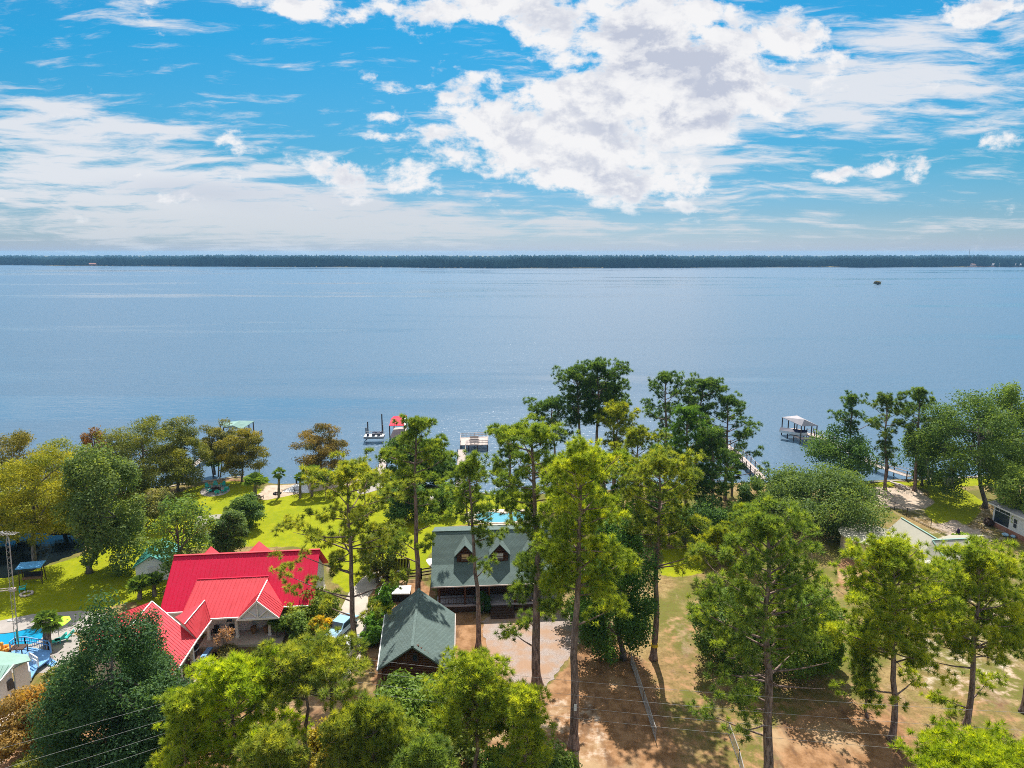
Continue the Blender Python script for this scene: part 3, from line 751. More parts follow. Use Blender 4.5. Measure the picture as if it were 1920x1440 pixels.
sheet('lake', [(-6200, 60, 0), (6200, 60, 0), (6200, 8500, 0), (-6200, 8500, 0)], WATER_Z, 'lake_water', 'wide blue grey lake with pale wind streaks')
sheet('pond', smooth_poly(gp([(-95, 992), (60, 985), (140, 988), (185, 1008), (172, 1036), (125, 1056), (80, 1070), (30, 1090), (-95, 1110)]), 1), -.28, 'pond_water', 'dark still pond mirroring trees and sky')
sheet('gravel_driveway', smooth_poly(gp([(903, 1152), (1070, 1143), (1098, 1165), (1085, 1215), (1055, 1250), (1012, 1300), (985, 1300), (940, 1270), (918, 1225), (906, 1190)]), 2), .02, 'gravel', 'pale gravel driveway in front of the log cabin', .20)
sheet('concrete_drive', gp([(700, 1062), (735, 1062), (690, 1120), (690, 1170), (675, 1235), (650, 1275), (610, 1275), (625, 1170), (655, 1110)]), .02, 'concrete', 'tan concrete drive between the red roofed house and the log garage')
sheet('front_walk', gp([(375, 1232), (405, 1222), (420, 1235), (372, 1270), (345, 1310), (312, 1310), (330, 1290), (352, 1255)]), .02, 'concrete', 'tan concrete walk along the red garage wing')
sheet('walkway', gp([(-40, 1172), (60, 1152), (150, 1145), (200, 1150), (165, 1190), (120, 1180), (100, 1172), (55, 1190), (-40, 1200)]), .02, 'pale_concrete', 'pale concrete walk beside the kidney shaped pool')
POOLDECK = gp([(-60, 1185), (30, 1182), (75, 1172), (120, 1176), (150, 1190), (140, 1235), (100, 1262), (-60, 1262)])
# lake-side paths and patios
sheet('shore_path', smooth_poly(gp([(708, 900), (721, 900), (720, 910), (712, 918), (700, 921), (682, 927), (672, 926), (668, 920), (676, 915), (695, 912), (705, 908)]), 2), .02, 'pale_concrete', 'white curved path from the lawn to the red roofed dock')
sheet('fire_pit_patio', smooth_poly(gp([(372, 926), (382, 913), (405, 907), (428, 911), (433, 920), (418, 929), (390, 932)]), 2), .02, 'pale_concrete', 'round pale patio under the turquoise chairs')
sheet('garden_patio', smooth_poly(gp([(796, 1050), (808, 1046), (830, 1050), (830, 1066), (812, 1068)]), 2), .02, 'pale_stone', 'pale stone patio beside the cabin')
sheet('far_bank', [(p.x, p.y, 0) for p in [gnd(1815, 500.2, .8), gnd(1960, 499.6, .8), gnd(1960, 494.5, 1.3), gnd(1815, 495, 1.3)]], 1.35, 'mulch', 'bare brown bank under the far shore houses')

# seawalls
def wall_strip(name, pts, w, z0, z1, mat, label, cat):
    m = MB()
    for a, b in zip(pts[:-1], pts[1:]): m.beam(Vector((a.x, a.y, (z0 + z1) / 2)), Vector((b.x, b.y, (z0 + z1) / 2)), w, z1 - z0)
    return tag(m.build(name, mat), label, cat)
wall_strip('seawall', gp([(1610, 905.5), (1690, 901.5), (1800, 896.5), (1930, 889)]), .35, -1.5, .12, 'pale_concrete', 'pale concrete seawall edging the lawn under the mossy trees', 'seawall')
wall_strip('seawall', gp([(300, 917), (340, 909), (390, 903.5), (440, 895.5), (478, 896.5), (490, 907)]), .3, -1.5, .15, 'dock_wood', 'weathered timber seawall by the turquoise fire pit chairs', 'seawall')
wall_strip('seawall', gp([(722, 897), (742, 902.5), (800, 910.5), (860, 921.5), (930, 929), (1010, 929)]), .3, -1.5, .15, 'old_post', 'dark timber seawall edging the lawn between the two docks', 'seawall')

# far shore forest
def far_forest():
    rng = np.random.default_rng(5)
    V = []; T = []
    # template: rough two-tier crown
    def template(k):
        r = np.random.default_rng(k); n = 7; rings = [(0.0, .55), (.28, 1.0), (.62, .82), (.88, .42)]
        vs = []
        for z, q in rings:
            for i in range(n):
                a = 2 * math.pi * (i + .5 * (len(vs) // n % 2)) / n; qq = q * r.uniform(.72, 1.2)
                vs.append((qq * math.cos(a), qq * math.sin(a), z + r.uniform(-.05, .05)))
        vs.append((0, 0, 1.0)); tr = []
        for j in range(3):
            for i in range(n):
                a, b = j * n + i, j * n + (i + 1) % n; tr += [(a, b, b + n), (a, b + n, a + n)]
        for i in range(n): tr.append((3 * n + i, 3 * n + (i + 1) % n, 4 * n))
        return np.array([[vs[i] for i in t] for t in tr]).reshape(-1, 3)
    TPL = [template(k) for k in range(6)]
    tt = np.arange(-.86, .86, .0042)
    k = 0
    while True:
        off = 8 * (1.12 ** k - 1) / .12 + 4
        if off > 4200: break
        for t in tt + rng.uniform(-.002, .002, len(tt)):
            y = float(np.interp(t, fa_t, fay)) + off * rng.uniform(.75, 1.25); x = t * y
            if 1815 < 960 + F * t * 1.02 and off < 60 and rng.random() < .75: continue
            h = rng.uniform(13, 25) * (1 + .12 * math.sin(t * 13) + .08 * math.sin(t * 41) + .06 * math.sin(t * 97)); y += 22 * math.sin(t * 23) + 12 * math.sin(t * 71); x = t * y; r = rng.uniform(3.6, 6.0) * (1 + off / 2500)
            tp = TPL[rng.integers(6)] * np.array([r, r, h * .92]) + np.array([x, y, .6])
            V.append(tp); T.append(np.full(len(tp), np.clip(rng.normal(.45, .2), 0, 1)))
        k += 1
    o = tri_mesh('forest', np.concatenate(V), 3, 'far_canopy', None, np.concatenate(T), (.008, .018, .016))
    tag(o, 'dark forest covering the whole far shore of the lake', kind='stuff')
far_forest()

# haze
m = MB(); m.hexa([(-7500, -600, -4), (7500, -600, -4), (7500, 10500, -4), (-7500, 10500, -4), (-7500, -600, 56), (7500, -600, 56), (7500, 10500, 56), (-7500, 10500, 56)])
hm, nt = new_mat('haze'); pv = nd(nt, 'ShaderNodeVolumePrincipled'); pv.inputs['Color'].default_value = (.30, .62, 1.0, 1)
pv.inputs['Density'].default_value = .00007; pv.inputs['Anisotropy'].default_value = .0
oo = nd(nt, 'ShaderNodeOutputMaterial'); nt.links.new(pv.outputs[0], oo.inputs['Volume'])
MAT['haze'] = hm; hz = m.build('haze', 'haze'); tag(hz, 'thin blue haze over the lake', kind='stuff')

# ------------------------------------------------------------------ buildings
def window_unit(fr, parent, x0, x1, y, z0, z1, bars=1, frame='white_trim', glass='dark_glass', out=-1, blind=None):
    """window on a wall at local y; out=-1 sticks out towards smaller y"""
    m = MB(); w = .09
    for a, b, c, d in ((x0, x1, z0, z0 + w), (x0, x1, z1 - w, z1), (x0, x0 + w, z0 + w, z1 - w), (x1 - w, x1, z0 + w, z1 - w)):
        fr.box(m, a, b, y + out * .07, y + out * .003, c, d)
    for k in range(bars):
        zc = z0 + (z1 - z0) * (k + 1) / (bars + 1); fr.box(m, x0 + w, x1 - w, y + out * .055, y + out * .025, zc - .03, zc + .03)
    f = m.build('window', frame, parent)
    g = MB(); fr.box(g, x0 + w, x1 - w, y + out * .02, y + out * .004, z0 + w, z1 - w); g.build('pane', glass, f)
    if blind:
        g = MB(); fr.box(g, x0 + w + .02, x1 - w - .02, y + out * .05, y + out * .022, z0 + (z1 - z0) * .35, z1 - w - .01); g.build('blind', blind, f)
    return f
def roof_plane(m, e0, e1, r1, r0, t=.14, rib=0):
    m.slab([e0, e1, r1, r0], t)
    if rib: m.ribs(e0, e1, r1, r0, rib)

# ---- log cabin
E0 = gnd(813, 1100, 3.4); E1 = gnd(1058, 1091.5, 3.4)
A = math.atan2(E1.y - E0.y, E1.x - E0.x); CW = (E1 - E0).length
fc = Frame((E0.x, E0.y, 0), A)
cabin = thing('log_cabin', E0 * 1.0 - Vector((0, 0, 3.4)), 'brown log cabin with green shingle roof, three dormers and a front porch', 'cabin')
YB, ZB, YR, ZR, YE, ZE = 2.7, 4.72, 5.9, 7.45, 13.3, 5.0
m = MB()
m.slab([fc(-.3, 0, 3.4), fc(CW + .3, 0, 3.4), fc(CW + .3, YB, ZB), fc(-.3, YB, ZB)], .16)
m.slab([fc(-.3, YB, ZB + .004), fc(CW + .3, YB, ZB + .004), fc(CW + .3, YR, ZR), fc(-.3, YR, ZR)], .16)
m.slab([fc(-.3, YR, ZR + .004), fc(CW + .3, YR, ZR + .004), fc(CW + .3, YE, ZE), fc(-.3, YE, ZE)], .16)
roof = m.build('roof', 'green_shingle', cabin)
m = MB(); m.beam(fc(-.35, YR, ZR + .03), fc(CW + .35, YR, ZR + .03), .22, .07); m.build('ridge_cap', 'green_shingle', roof)
m = MB(); m.beam(fc(-.32, -.06, 3.32), fc(CW + .32, -.06, 3.32), .10, .13); m.build('gutter', 'dock_wood', cabin)
m = MB()
def logwall(m, fr, x0, x1, y, z0, z1, r=.13):
    n = int((z1 - z0) / (2 * r)); r2 = (z1 - z0) / n / 2
    for i in range(n): m.tube([fr(x0, y, z0 + r2 * (2 * i + 1)), fr(x1, y, z0 + r2 * (2 * i + 1))], r2 * 1.08, 8)
logwall(m, fc, .3, CW - .3, 2.75, .9, 4.6)
fc.box(m, .35, .6, 2.8, 13.0, .9, 4.7); fc.box(m, CW - .6, CW - .35, 2.8, 13.0, .9, 4.7); fc.box(m, .6, CW - .6, 12.75, 13.0, .9, 4.7)
for xx in (.5, CW - .55): m.add([fc(xx, 2.9, 4.7), fc(xx, YR, ZR - .25), fc(xx, 12.9, 4.75), fc(xx + .12, 2.9, 4.7), fc(xx + .12, YR, ZR - .25), fc(xx + .12, 12.9, 4.75)], [(0, 1, 2), (5, 4, 3), (0, 3, 4, 1), (1, 4, 5, 2), (2, 5, 3, 0)])
m.build('wall', 'log_wood', cabin)
m = MB(); fc.box(m, .3, CW - .3, 2.6, 13, 0, .9); m.build('foundation', 'dark_wood', cabin)
m = MB(); fc.box(m, .3, 6.3, .25, 2.55, .72, .92); fc.box(m, 9.05, CW - .3, .25, 2.55, .72, .92); fc.box(m, 6.3, 9.05, .25, 2.55, .72, .918); m.build('porch_floor', 'porch_floor', cabin)
m = MB(); fc.box(m, .3, 6.2, .28, .36, .0, .70); fc.box(m, 9.1, CW - .3, .28, .36, .0, .70); m.build('porch_skirt', 'dark_wood', cabin)
for x in (.6, 3.5, 6.2, 9.1, 11.8, CW - .6):
    m = MB(); m.tube([fc(x, .4, .92), fc(x, .4, 3.4)], .11, 8); m.build('porch_post', 'log_wood', cabin)
for a, b in ((.7, 6.1), (9.2, CW - .7)):
    m = MB()
    for z in (1.05, 1.75): m.beam(fc(a, .4, z), fc(b, .4, z), .06, .06)
    n = int((b - a) / .3)
    for i in range(n): m.beam(fc(a + (b - a) * i / n, .4, 1.05), fc(a + (b - a) * i / n, .4, 1.75), .04)
    m.build('porch_railing', 'dark_wood', cabin)
m = MB()
for k in range(5): fc.box(m, 6.3, 9.0, -.35 * k - .1, -.35 * k + .25, .0, .72 - .15 * k)
m.build('porch_steps', 'dark_wood', cabin)
m = MB(); fc.box(m, 7.1, 8.1, 2.52, 2.61, .92, 3.0); d = m.build('door', 'dark_wood', cabin)
m = MB(); m.ball(fc(7.95, 2.49, 1.9), .05); m.build('handle', 'galvanised', d)
for x in (1.6, 4.1, 10.2, 12.4): window_unit(fc, cabin, x, x + 1.1, 2.6, 1.7, 3.0, 1, 'log_wood')
for i, xd in enumerate((3.55, 7.55, 11.45)):
    dz0, dze, dzp, hw, yf, ybk = 4.72, 5.85, 7.0, 1.05, 2.95, 5.55
    m = MB(); n = 6
    for k in range(n):
        z = dz0 + (dze - dz0) * (k + .5) / n; m.tube([fc(xd - hw + .1, yf, z), fc(xd + hw - .1, yf, z)], .105, 8)
    for k in range(5):
        z = dze + (dzp - dze) * (k + .5) / 5 - .08; q = (hw - .1) * (1 - (k + .45) / 5); m.tube([fc(xd - q, yf, z), fc(xd + q, yf, z)], .105, 8)
    fc.box(m, xd - hw + .1, xd - hw + .22, yf, 4.6, dz0 - .1, dze + .05); fc.box(m, xd + hw - .22, xd + hw - .1, yf, 4.6, dz0 - .1, dze + .05)
    dm = m.build('dormer', 'log_wood', cabin)
    m = MB()
    for sgn in (-1, 1):
        m.slab([fc(xd + sgn * (hw + .18), yf - .35, dze - .16), fc(xd, yf - .35, dzp + .05), fc(xd, ybk, dzp + .05), fc(xd + sgn * (hw + .18), ybk - 1.4, dze - .16)][::sgn], .1)
    m.build('dormer_roof', 'green_shingle', dm)
    window_unit(fc, dm, xd - .5, xd + .5, yf - .1, 4.95, 5.95, 1, 'log_wood', 'dark_glass', -1, ('tan_blind', 'pale_blind', 'pale_blind')[i])
m = MB(); m.tube([fc(12.3, 8, 6.6), fc(12.3, 8, 8.4)], .14, 8); m.build('flue', 'galvanised', roof)

# ---- log garage
g = {k: gnd(*v) for k, v in dict(fl=(722, 1152, 2.8), fr=(853, 1150, 2.8), nl=(708, 1256, 2.8), nr=(851, 1263, 2.8)).items()}
rf, rn = gnd(785, 1104, 5.45), gnd(773, 1212, 5.45)
gar = thing('log_garage', (g['nl'] + g['nr']) / 2 - Vector((0, 0, 2.8)), 'log garage with steep green shingle gable roof standing beside the gravel drive', 'garage')
m = MB(); m.slab([g['nl'], rn, rf, g['fl']], .16); m.slab([rn, g['nr'], g['fr'], rf], .16)
grf = m.build('roof', 'green_shingle', gar)
m = MB(); m.beam(rn + Vector((0, 0, .03)), rf + Vector((0, 0, .03)), .25, .08); m.build('ridge_cap', 'green_shingle', grf)
m = MB(); m.beam(g['nl'] + Vector((-.05, 0, -.1)), g['fl'] + Vector((-.05, 0, -.1)), .1, .14); m.build('gutter', 'white_trim', grf)
m = MB(); m.beam(g['nr'] + Vector((.05, 0, -.1)), g['fr'] + Vector((.05, 0, -.1)), .1, .14); m.build('gutter', 'dock_wood', grf)
ax = (rf - rn); ax.z = 0; ax.normalize()
m = MB(); cw = []
for p, q in ((g['nl'], g['nr']), (g['fl'], g['fr'])):
    sg = 1 if p is g['nl'] else -1
    a = p.lerp(q, .06) + ax * (.45 * sg); b = p.lerp(q, .94) + ax * (.45 * sg); cw.append((a, b))
    for k in range(11):
        z = .13 + .255 * k; m.tube([Vector((a.x, a.y, z)), Vector((b.x, b.y, z))], .14, 8)
    for k in range(10):
        z = 2.93 + .24 * k; t = (k + .75) / 11.0; c = (a + b) / 2; a2 = a.lerp(c, t); b2 = b.lerp(c, t)
        m.tube([Vector((a2.x, a2.y, z)), Vector((b2.x, b2.y, z))], .13, 8)
for i in (0, 1):
    a, b = cw[0][i], cw[1][i]
    for k in range(11): m.tube([Vector((a.x, a.y, .13 + .255 * k)), Vector((b.x, b.y, .13 + .255 * k))], .14, 8)
m.build('wall', 'log_wood', gar)
fg = Frame((cw[0][0].x, cw[0][0].y, 0), math.atan2(cw[0][1].y - cw[0][0].y, cw[0][1].x - cw[0][0].x)); gw = (cw[0][1] - cw[0][0]).length
window_unit(fg, gar, gw / 2 - .28, gw / 2 + .28, -.13, 3.6, 4.4, 0, 'dark_wood')
m = MB(); fg.box(m, .8, gw - .8, -.24, -.16, 0, 2.3); m.build('garage_door', 'dark_wood', gar)
m = MB(); fr_ = (g['nr'] + g['fr']) / 2; m.box((fr_.x + .35, fr_.y - 1.2, .45), (.7, .9, .9)); m.box((fr_.x + .35, fr_.y - 1.2, .93), (.74, .94, .06))
tag(m.build('air_conditioner', 'white_paint'), 'white air conditioner box beside the garage wall', 'air conditioner')

# ---- red roofed house
E0 = gnd(299, 1149, 3.0); E1 = gnd(588, 1134, 3.0)
A = math.atan2(E1.y - E0.y, E1.x - E0.x); HW = (E1 - E0).length; fh = Frame((E0.x, E0.y, 0), A)
house = thing('red_roof_house', (E0.x, E0.y, 0), 'grey house with bright red metal roof, gabled porch and long garage wing', 'house')
RY, RZ = 5.2, 6.95
m = MB()
roof_plane(m, fh(0, 0, 3), fh(HW, 0, 3), fh(HW, RY, RZ), fh(0, RY, RZ), .14, .46)
roof_plane(m, fh(HW, 2 * RY, 3), fh(0, 2 * RY, 3), fh(0, RY, RZ + .004), fh(HW, RY, RZ + .004), .14, .46)
hr = m.build('roof', 'red_metal', house)
m = MB(); m.beam(fh(-.05, RY, RZ + .07), fh(HW + .05, RY, RZ + .07), .3, .06); m.build('ridge_cap', 'sunlit_red_metal', hr)
m = MB(); m.beam(fh(0, -.06, 2.94), fh(HW, -.06, 2.94), .12, .14); m.build('gutter', 'white_trim', hr)
for xd, zp, hw in ((2.1, 5.6, 1.3), (7.7, 6.0, 1.6)):   # cross gables on the lake side
    m = MB(); yb = 2 * RY + .3; yi = RY + (RZ - zp) / .76
    for sg in (-1, 1):
        m.slab([fh(xd + sg * hw, yb, zp - hw), fh(xd, yb, zp), fh(xd, yi, zp), fh(xd + sg * hw, min(yb - .3, yi + hw / .76), zp - hw)][::-sg], .1)
    cg = m.build('cross_gable', 'sunlit_red_metal', house)
    m = MB(); fh.box(m, xd - hw + .2, xd + hw - .2, yb - .5, yb - .35, 3, zp - hw); m.build('wall', 'grey_wall', cg)
m = MB()
fh.box(m, .5, HW - .5, .55, .75, .3, 3.0); fh.box(m, .5, .7, .75, 2 * RY - .5, .3, 3.1); fh.box(m, HW - .7, HW - .5, .75, 2 * RY - .5, .3, 3.1); fh.box(m, .7, HW - .7, 2 * RY - .75, 2 * RY - .5, .3, 3)
for xx in (.5, HW - .62): m.add([fh(xx, .6, 3), fh(xx, RY, RZ - .3), fh(xx, 2 * RY - .6, 3), fh(xx + .12, .6, 3), fh(xx + .12, RY, RZ - .3), fh(xx + .12, 2 * RY - .6, 3)], [(0, 1, 2), (5, 4, 3), (0, 3, 4, 1), (1, 4, 5, 2), (2, 5, 3, 0)])
m.build('wall', 'grey_wall', house)
m = MB(); fh.box(m, .4, HW - .4, .5, 2 * RY - .4, 0, .3); m.build('foundation', 'concrete', house)
# porch: shed roof + latticed gable
px0, px1 = 2.6, 11.2
m = MB(); roof_plane(m, fh(px0, -1.7, 2.98), fh(px1 - 1, -1.7, 2.98), fh(px1 - .6, 2.75, 5.2), fh(px0 + .5, 2.75, 5.2), .12, .42)
pr_ = m.build('porch_roof', 'sunlit_red_metal', house)
m = MB(); m.beam(fh(px0 + .5, 2.78, 5.24), fh(px1 - .6, 2.78, 5.24), .18, .05); m.build('ridge_cap', 'red_metal', pr_)
m = MB(); m.beam(fh(px0 + 1.7, -1.76, 2.92), fh(px1 - 2.3, -1.76, 2.92), .12, .14); m.build('gutter', 'white_trim', pr_)
gc, ghw, gy, gz = 10.55, 1.95, -2.35, 4.98
m = MB()
for sg in (-1, 1):
    e0, e1, r1, r0 = fh(gc + sg * (ghw + .15), gy, 2.98), fh(gc + sg * (ghw + .15), .0, 2.98), fh(gc, 2.3, gz), fh(gc, gy, gz)
    m.slab([e0, e1, r1, r0][::sg], .12); m.ribs(e0, e1, fh(gc, 0, gz), r0, .35)
pg = m.build('porch_gable', 'sunlit_red_metal', house)
m = MB(); m.beam(fh(gc, gy - .02, gz + .06), fh(gc, 2.2, gz + .06), .12, .05); m.build('ridge_cap', 'white_trim', pg)
m = MB()
for sg in (-1, 1): m.beam(fh(gc + sg * (ghw + .15), gy - .04, 2.93), fh(gc, gy - .04, gz - .05), .10, .16)
m.beam(fh(gc - ghw, gy - .03, 3.0), fh(gc + ghw, gy - .03, 3.0), .12, .18)
m.beam(fh(gc, gy - .03, 3.0), fh(gc, gy - .03, gz - .2), .1, .1)
for sg in (-1, 1): m.beam(fh(gc, gy - .03, 3.1), fh(gc + sg * ghw * .5, gy - .03, 3.95), .09, .09)
m.build('gable_truss', 'white_trim', pg)
m = MB(); m.add([fh(gc - ghw, gy + .05, 3.05), fh(gc + ghw, gy + .05, 3.05), fh(gc, gy + .05, gz - .1), fh(gc - ghw, gy + .15, 3.05), fh(gc + ghw, gy + .15, 3.05), fh(gc, gy + .15, gz - .1)], [(0, 1, 2), (5, 4, 3), (0, 3, 4, 1), (1, 4, 5, 2), (2, 5, 3, 0)])
m.build('gable_panel', 'grey_wall', pg)
m = MB(); fh.box(m, 4.5, 12.8, -2.5, .5, .0, .28); m.build('porch_floor', 'concrete', house)
for p in ((446, 1195), (507, 1190), (393, 1199)):
    q = gnd(*p, .28); m = MB(); m.box((q.x, q.y, .28 + 1.34), (.28, .28, 2.66)); m.box((q.x, q.y, .40), (.38, .38, .22)); m.box((q.x, q.y, 2.8), (.36, .36, .14)); m.build('porch_column', 'white_trim', house)
m = MB(); fh.box(m, 6.4, 9.2, .35, .5, .3, 2.9); m.build('bay', 'grey_wall', house)
for x in (6.5, 7.45, 8.4): window_unit(fh, house, x, x + .75, .35, 1.3, 2.6, 1)
m = MB(); fh.box(m, 11.2, 12.1, .46, .54, .3, 2.45); fh.box(m, 11.3, 12.0, .42, .455, .5, 2.3); d = m.build('door', 'white_trim', house)
m = MB(); fh.box(m, 11.42, 11.88, .395, .415, 1.1, 2.2); m.build('door_glass', 'tan_blind', d)
window_unit(fh, house, 13.6, 14.7, .55, 1.1, 2.5, 1)
# breezeway and garage wing
def W(x, y, z): return gnd(x, y, z)
ra, eb0, eb1 = W(285, 1128, 5.75), W(369, 1198, 3.0), W(320, 1273, 3.0)
rb = ra + (eb1 - eb0); up = Vector((0, 0, .004))
hl = Vector((2 * ra.x - eb0.x, 2 * ra.y - eb0.y, 3.0)); hl2 = Vector((2 * rb.x - eb1.x, 2 * rb.y - eb1.y, 3.0))
m = MB(); roof_plane(m, eb1, eb0, ra, rb, .14, .40); roof_plane(m, hl, hl2, rb + up, ra + up, .14, .40)
wr = m.build('garage_roof', 'sunlit_red_metal', house)
m = MB(); m.beam(ra + up * 15, rb + up * 15, .12, .05); m.beam(ra + up * 10, eb0 + up * 10, .09, .06); m.build('ridge_cap', 'white_trim', wr)
m = MB(); m.beam(eb0 + Vector((.06, 0, -.08)), eb1 + Vector((.06, 0, -.08)), .1, .14); m.build('gutter', 'white_trim', wr)
b0, b1, b2, b3 = W(384, 1126, 4.9), W(346, 1171, 4.7), W(395, 1163, 3.02), W(369.5, 1197.5, 3.02)
m = MB(); roof_plane(m, b3, b2, b0, b1, .12, .36); m.slab([b0, W(359, 1147, 3.3), W(328, 1157, 3.5), b1], .12)
br_ = m.build('breezeway_roof', 'sunlit_red_metal', house)
m = MB(); m.beam(b0 + up * 12, b1 + up * 12, .10, .05); m.build('ridge_cap', 'white_trim', br_)
m = MB(); m.beam(b2 + Vector((.06, 0, -.08)), b3 + Vector((.06, 0, -.08)), .1, .14); m.build('gutter', 'white_trim', br_)
for p in ((362, 1243), (340, 1278), (330, 1292)):
    q = gnd(*p, .1); m = MB(); m.box((q.x, q.y, 1.5), (.28, .28, 2.8)); m.box((q.x, q.y, .2), (.38, .38, .3)); m.build('porch_column', 'white_trim', house)
m = MB()
inn = (eb0 - ra); inn.z = 0; inn.normalize(); a = eb0 - inn * 1.9; b = eb1 - inn * 1.9
m.beam(Vector((a.x, a.y, 1.55)), Vector((b.x, b.y, 1.55)), .2, 2.9)
c = hl + inn * .6; d = hl2 + inn * .6; m.beam(Vector((c.x, c.y, 1.5)), Vector((d.x, d.y, 1.5)), .2, 2.9)
m.beam(Vector((b.x, b.y + .4, 1.5)), Vector((d.x, d.y + .4, 1.5)), .2, 2.9); m.beam(Vector((a.x, a.y - .4, 1.5)), Vector((c.x, c.y - .4, 1.5)), .2, 2.9)
m.build('garage_wall', 'beige_wall', house)
m = MB(); m.slab([Vector((a.x, a.y, .12)), Vector((b.x, b.y, .12)), Vector((eb1.x + .3, eb1.y, .12)), Vector((eb0.x + .3, eb0.y, .12)), W(395, 1170, .12) + Vector((-1, 0, 0)), W(380, 1170, .12) - Vector((1, 0, 0))], .1); m.build('garage_floor', 'mulch', house)
# blue edged walk and planting bed
m = MB()
for a, b in (((372, 1244), (401, 1206)), ((401, 1206), (428, 1203)), ((428, 1203), (470, 1203))): m.beam(gnd(*a, .12), gnd(*b, .12), .5, .2)
tag(m.build('garden_edging', 'blue_paint'), 'blue painted edging along the porch of the red roofed house', 'edging')
sheet('flower_bed', smooth_poly(gp([(385, 1245), (405, 1212), (455, 1208), (470, 1215), (440, 1225), (410, 1238)]), 1), .02, 'mulch', 'mulched bed in front of the porch')

# ---- teal roofed shed behind the red house
fs_ = Frame(gnd(250, 1094), R(12)); sh_ = thing('garden_shed', gnd(250, 1094), 'small pale shed with teal metal roof beside the red roofed house', 'shed')
m = MB(); fs_.box(m, .3, 4.2, .3, 5.2, 0, 2.1); m.add([fs_(.3, .3, 2.1), fs_(4.2, .3, 2.1), fs_(2.25, .3, 3.2), fs_(.3, 5.2, 2.1), fs_(4.2, 5.2, 2.1), fs_(2.25, 5.2, 3.2)], [(0, 1, 2), (5, 4, 3), (1, 4, 5, 2), (0, 2, 5, 3)]); m.build('wall', 'white_paint', sh_)
m = MB(); roof_plane(m, fs_(0, 5.5, 2.0), fs_(0, 0, 2.0), fs_(2.25, 0, 3.4), fs_(2.25, 5.5, 3.4), .1, .5); roof_plane(m, fs_(4.5, 0, 2.0), fs_(4.5, 5.5, 2.0), fs_(2.25, 5.5, 3.404), fs_(2.25, 0, 3.404), .1, .5); m.build('roof', 'teal_metal', sh_)
m = MB(); fs_.box(m, 1.7, 2.8, .22, .29, 0, 1.9); m.build('door', 'grey_wall', sh_)
fs_ = Frame(gnd(368, 1010), R(15)); sh_ = thing('garden_shed', gnd(368, 1010), 'small grey metal roofed shed half hidden behind the shrubs of the lawn', 'shed')
m = MB(); fs_.box(m, .3, 3.7, .3, 3.2, 0, 1.9); m.build('wall', 'white_paint', sh_)
m = MB(); roof_plane(m, fs_(0, 0, 1.9), fs_(4, 0, 1.9), fs_(4, 1.75, 2.7), fs_(0, 1.75, 2.7), .1, .5); roof_plane(m, fs_(4, 3.5, 1.9), fs_(0, 3.5, 1.9), fs_(0, 1.75, 2.704), fs_(4, 1.75, 2.704), .1, .5); m.build('roof', 'beige_metal', sh_)

# ---- green roofed pool house with blue deck
ph = thing('pool_house', gnd(20, 1285), 'white pool house with pale green metal roof at the edge of the blue deck', 'pool house')
z = 3.2
r1, r0 = W(27, 1246, z + .5), W(-70, 1249, z + .5)
m = MB(); roof_plane(m, W(-70, 1226, z), W(0, 1221, z), W(27, 1246, z + .5), W(-70, 1249, z + .5), .1)
m.slab([W(0, 1221, z), W(51.5, 1227, z), W(58, 1238, z), W(27, 1246, z + .5)], .1)
m.slab([W(27, 1246, z + .5) + up, W(0, 1278, z), W(-70, 1345, z - .3), W(-70, 1249, z + .5) + up], .1)
for i in range(9):
    t = i / 9; m.beam(W(27, 1246, z + .56).lerp(W(-70, 1249, z + .56), t), W(0, 1278, z + .05).lerp(W(-70, 1345, z - .25), t), .06, .06)
m.build('roof', 'green_metal_pale', ph)
m = MB(); m.beam(W(27, 1246, z + .52), W(0, 1278, z + .02), .14, .16); m.build('trim', 'white_trim', ph)
m = MB(); p0, p1, p2 = W(54, 1240, 3.0), W(28, 1250, 3.2), W(2, 1281, 2.9)
m.beam(Vector((p0.x - .2, p0.y, 1.5)), Vector((p1.x - .2, p1.y, 1.5)), .18, 3.0); m.beam(Vector((p1.x - .3, p1.y - .2, 1.5)), Vector((p2.x - .3, p2.y, 1.5)), .18, 3.0); m.build('wall', 'white_paint', ph)
q = (p1 + p2) / 2; m = MB(); m.beam(Vector((q.x - .1, q.y + .5, 1.9)), Vector((q.x - .45, q.y - .2, 1.9)), .3, .9); m.build('window', 'dark_glass', ph)
q = gnd(18, 1305); m = MB(); m.box((q.x, q.y, .55), (.9, .75, 1.1), .4); m.box((q.x, q.y, 1.13), (.95, .8, .06), .4); tag(m.build('air_conditioner', 'black_stuff'), 'dark air conditioner below the wall of the pool house', 'air conditioner')
dk = thing('pool_deck', gnd(80, 1250), 'blue painted timber deck with railings beside the pool house', 'deck')
DZ = .6
m = MB(); m.slab([W(20, 1222, DZ), W(48, 1212, DZ), W(95, 1220, DZ), W(92, 1236, DZ), W(70, 1252, DZ), W(56, 1276, DZ), W(44, 1276, DZ), W(40, 1240, DZ)], .12); m.build('deck_boards', 'blue_paint', dk)
def railing(pts, h, parent, mat, posts=1.6, name='railing'):
    m = MB()
    for a, b in zip(pts[:-1], pts[1:]):
        n = max(1, int((b - a).length / posts))
        for zz in (h, h * .55): m.beam(a + Vector((0, 0, zz)), b + Vector((0, 0, zz)), .10 if zz == h else .06, .09)
        for i in range(n + 1):
            q = a.lerp(b, i / n); m.beam(q, q + Vector((0, 0, h)), .10)
        k = int((b - a).length / .28)
        for i in range(k): q = a.lerp(b, i / k); m.beam(q, q + Vector((0, 0, h)), .035)
    return m.build(name, mat, parent)
railing([W(20, 1220, DZ), W(30, 1212, DZ), W(48, 1210, DZ), W(92, 1218, DZ), W(96, 1224, DZ)], .95, dk, 'blue_paint')
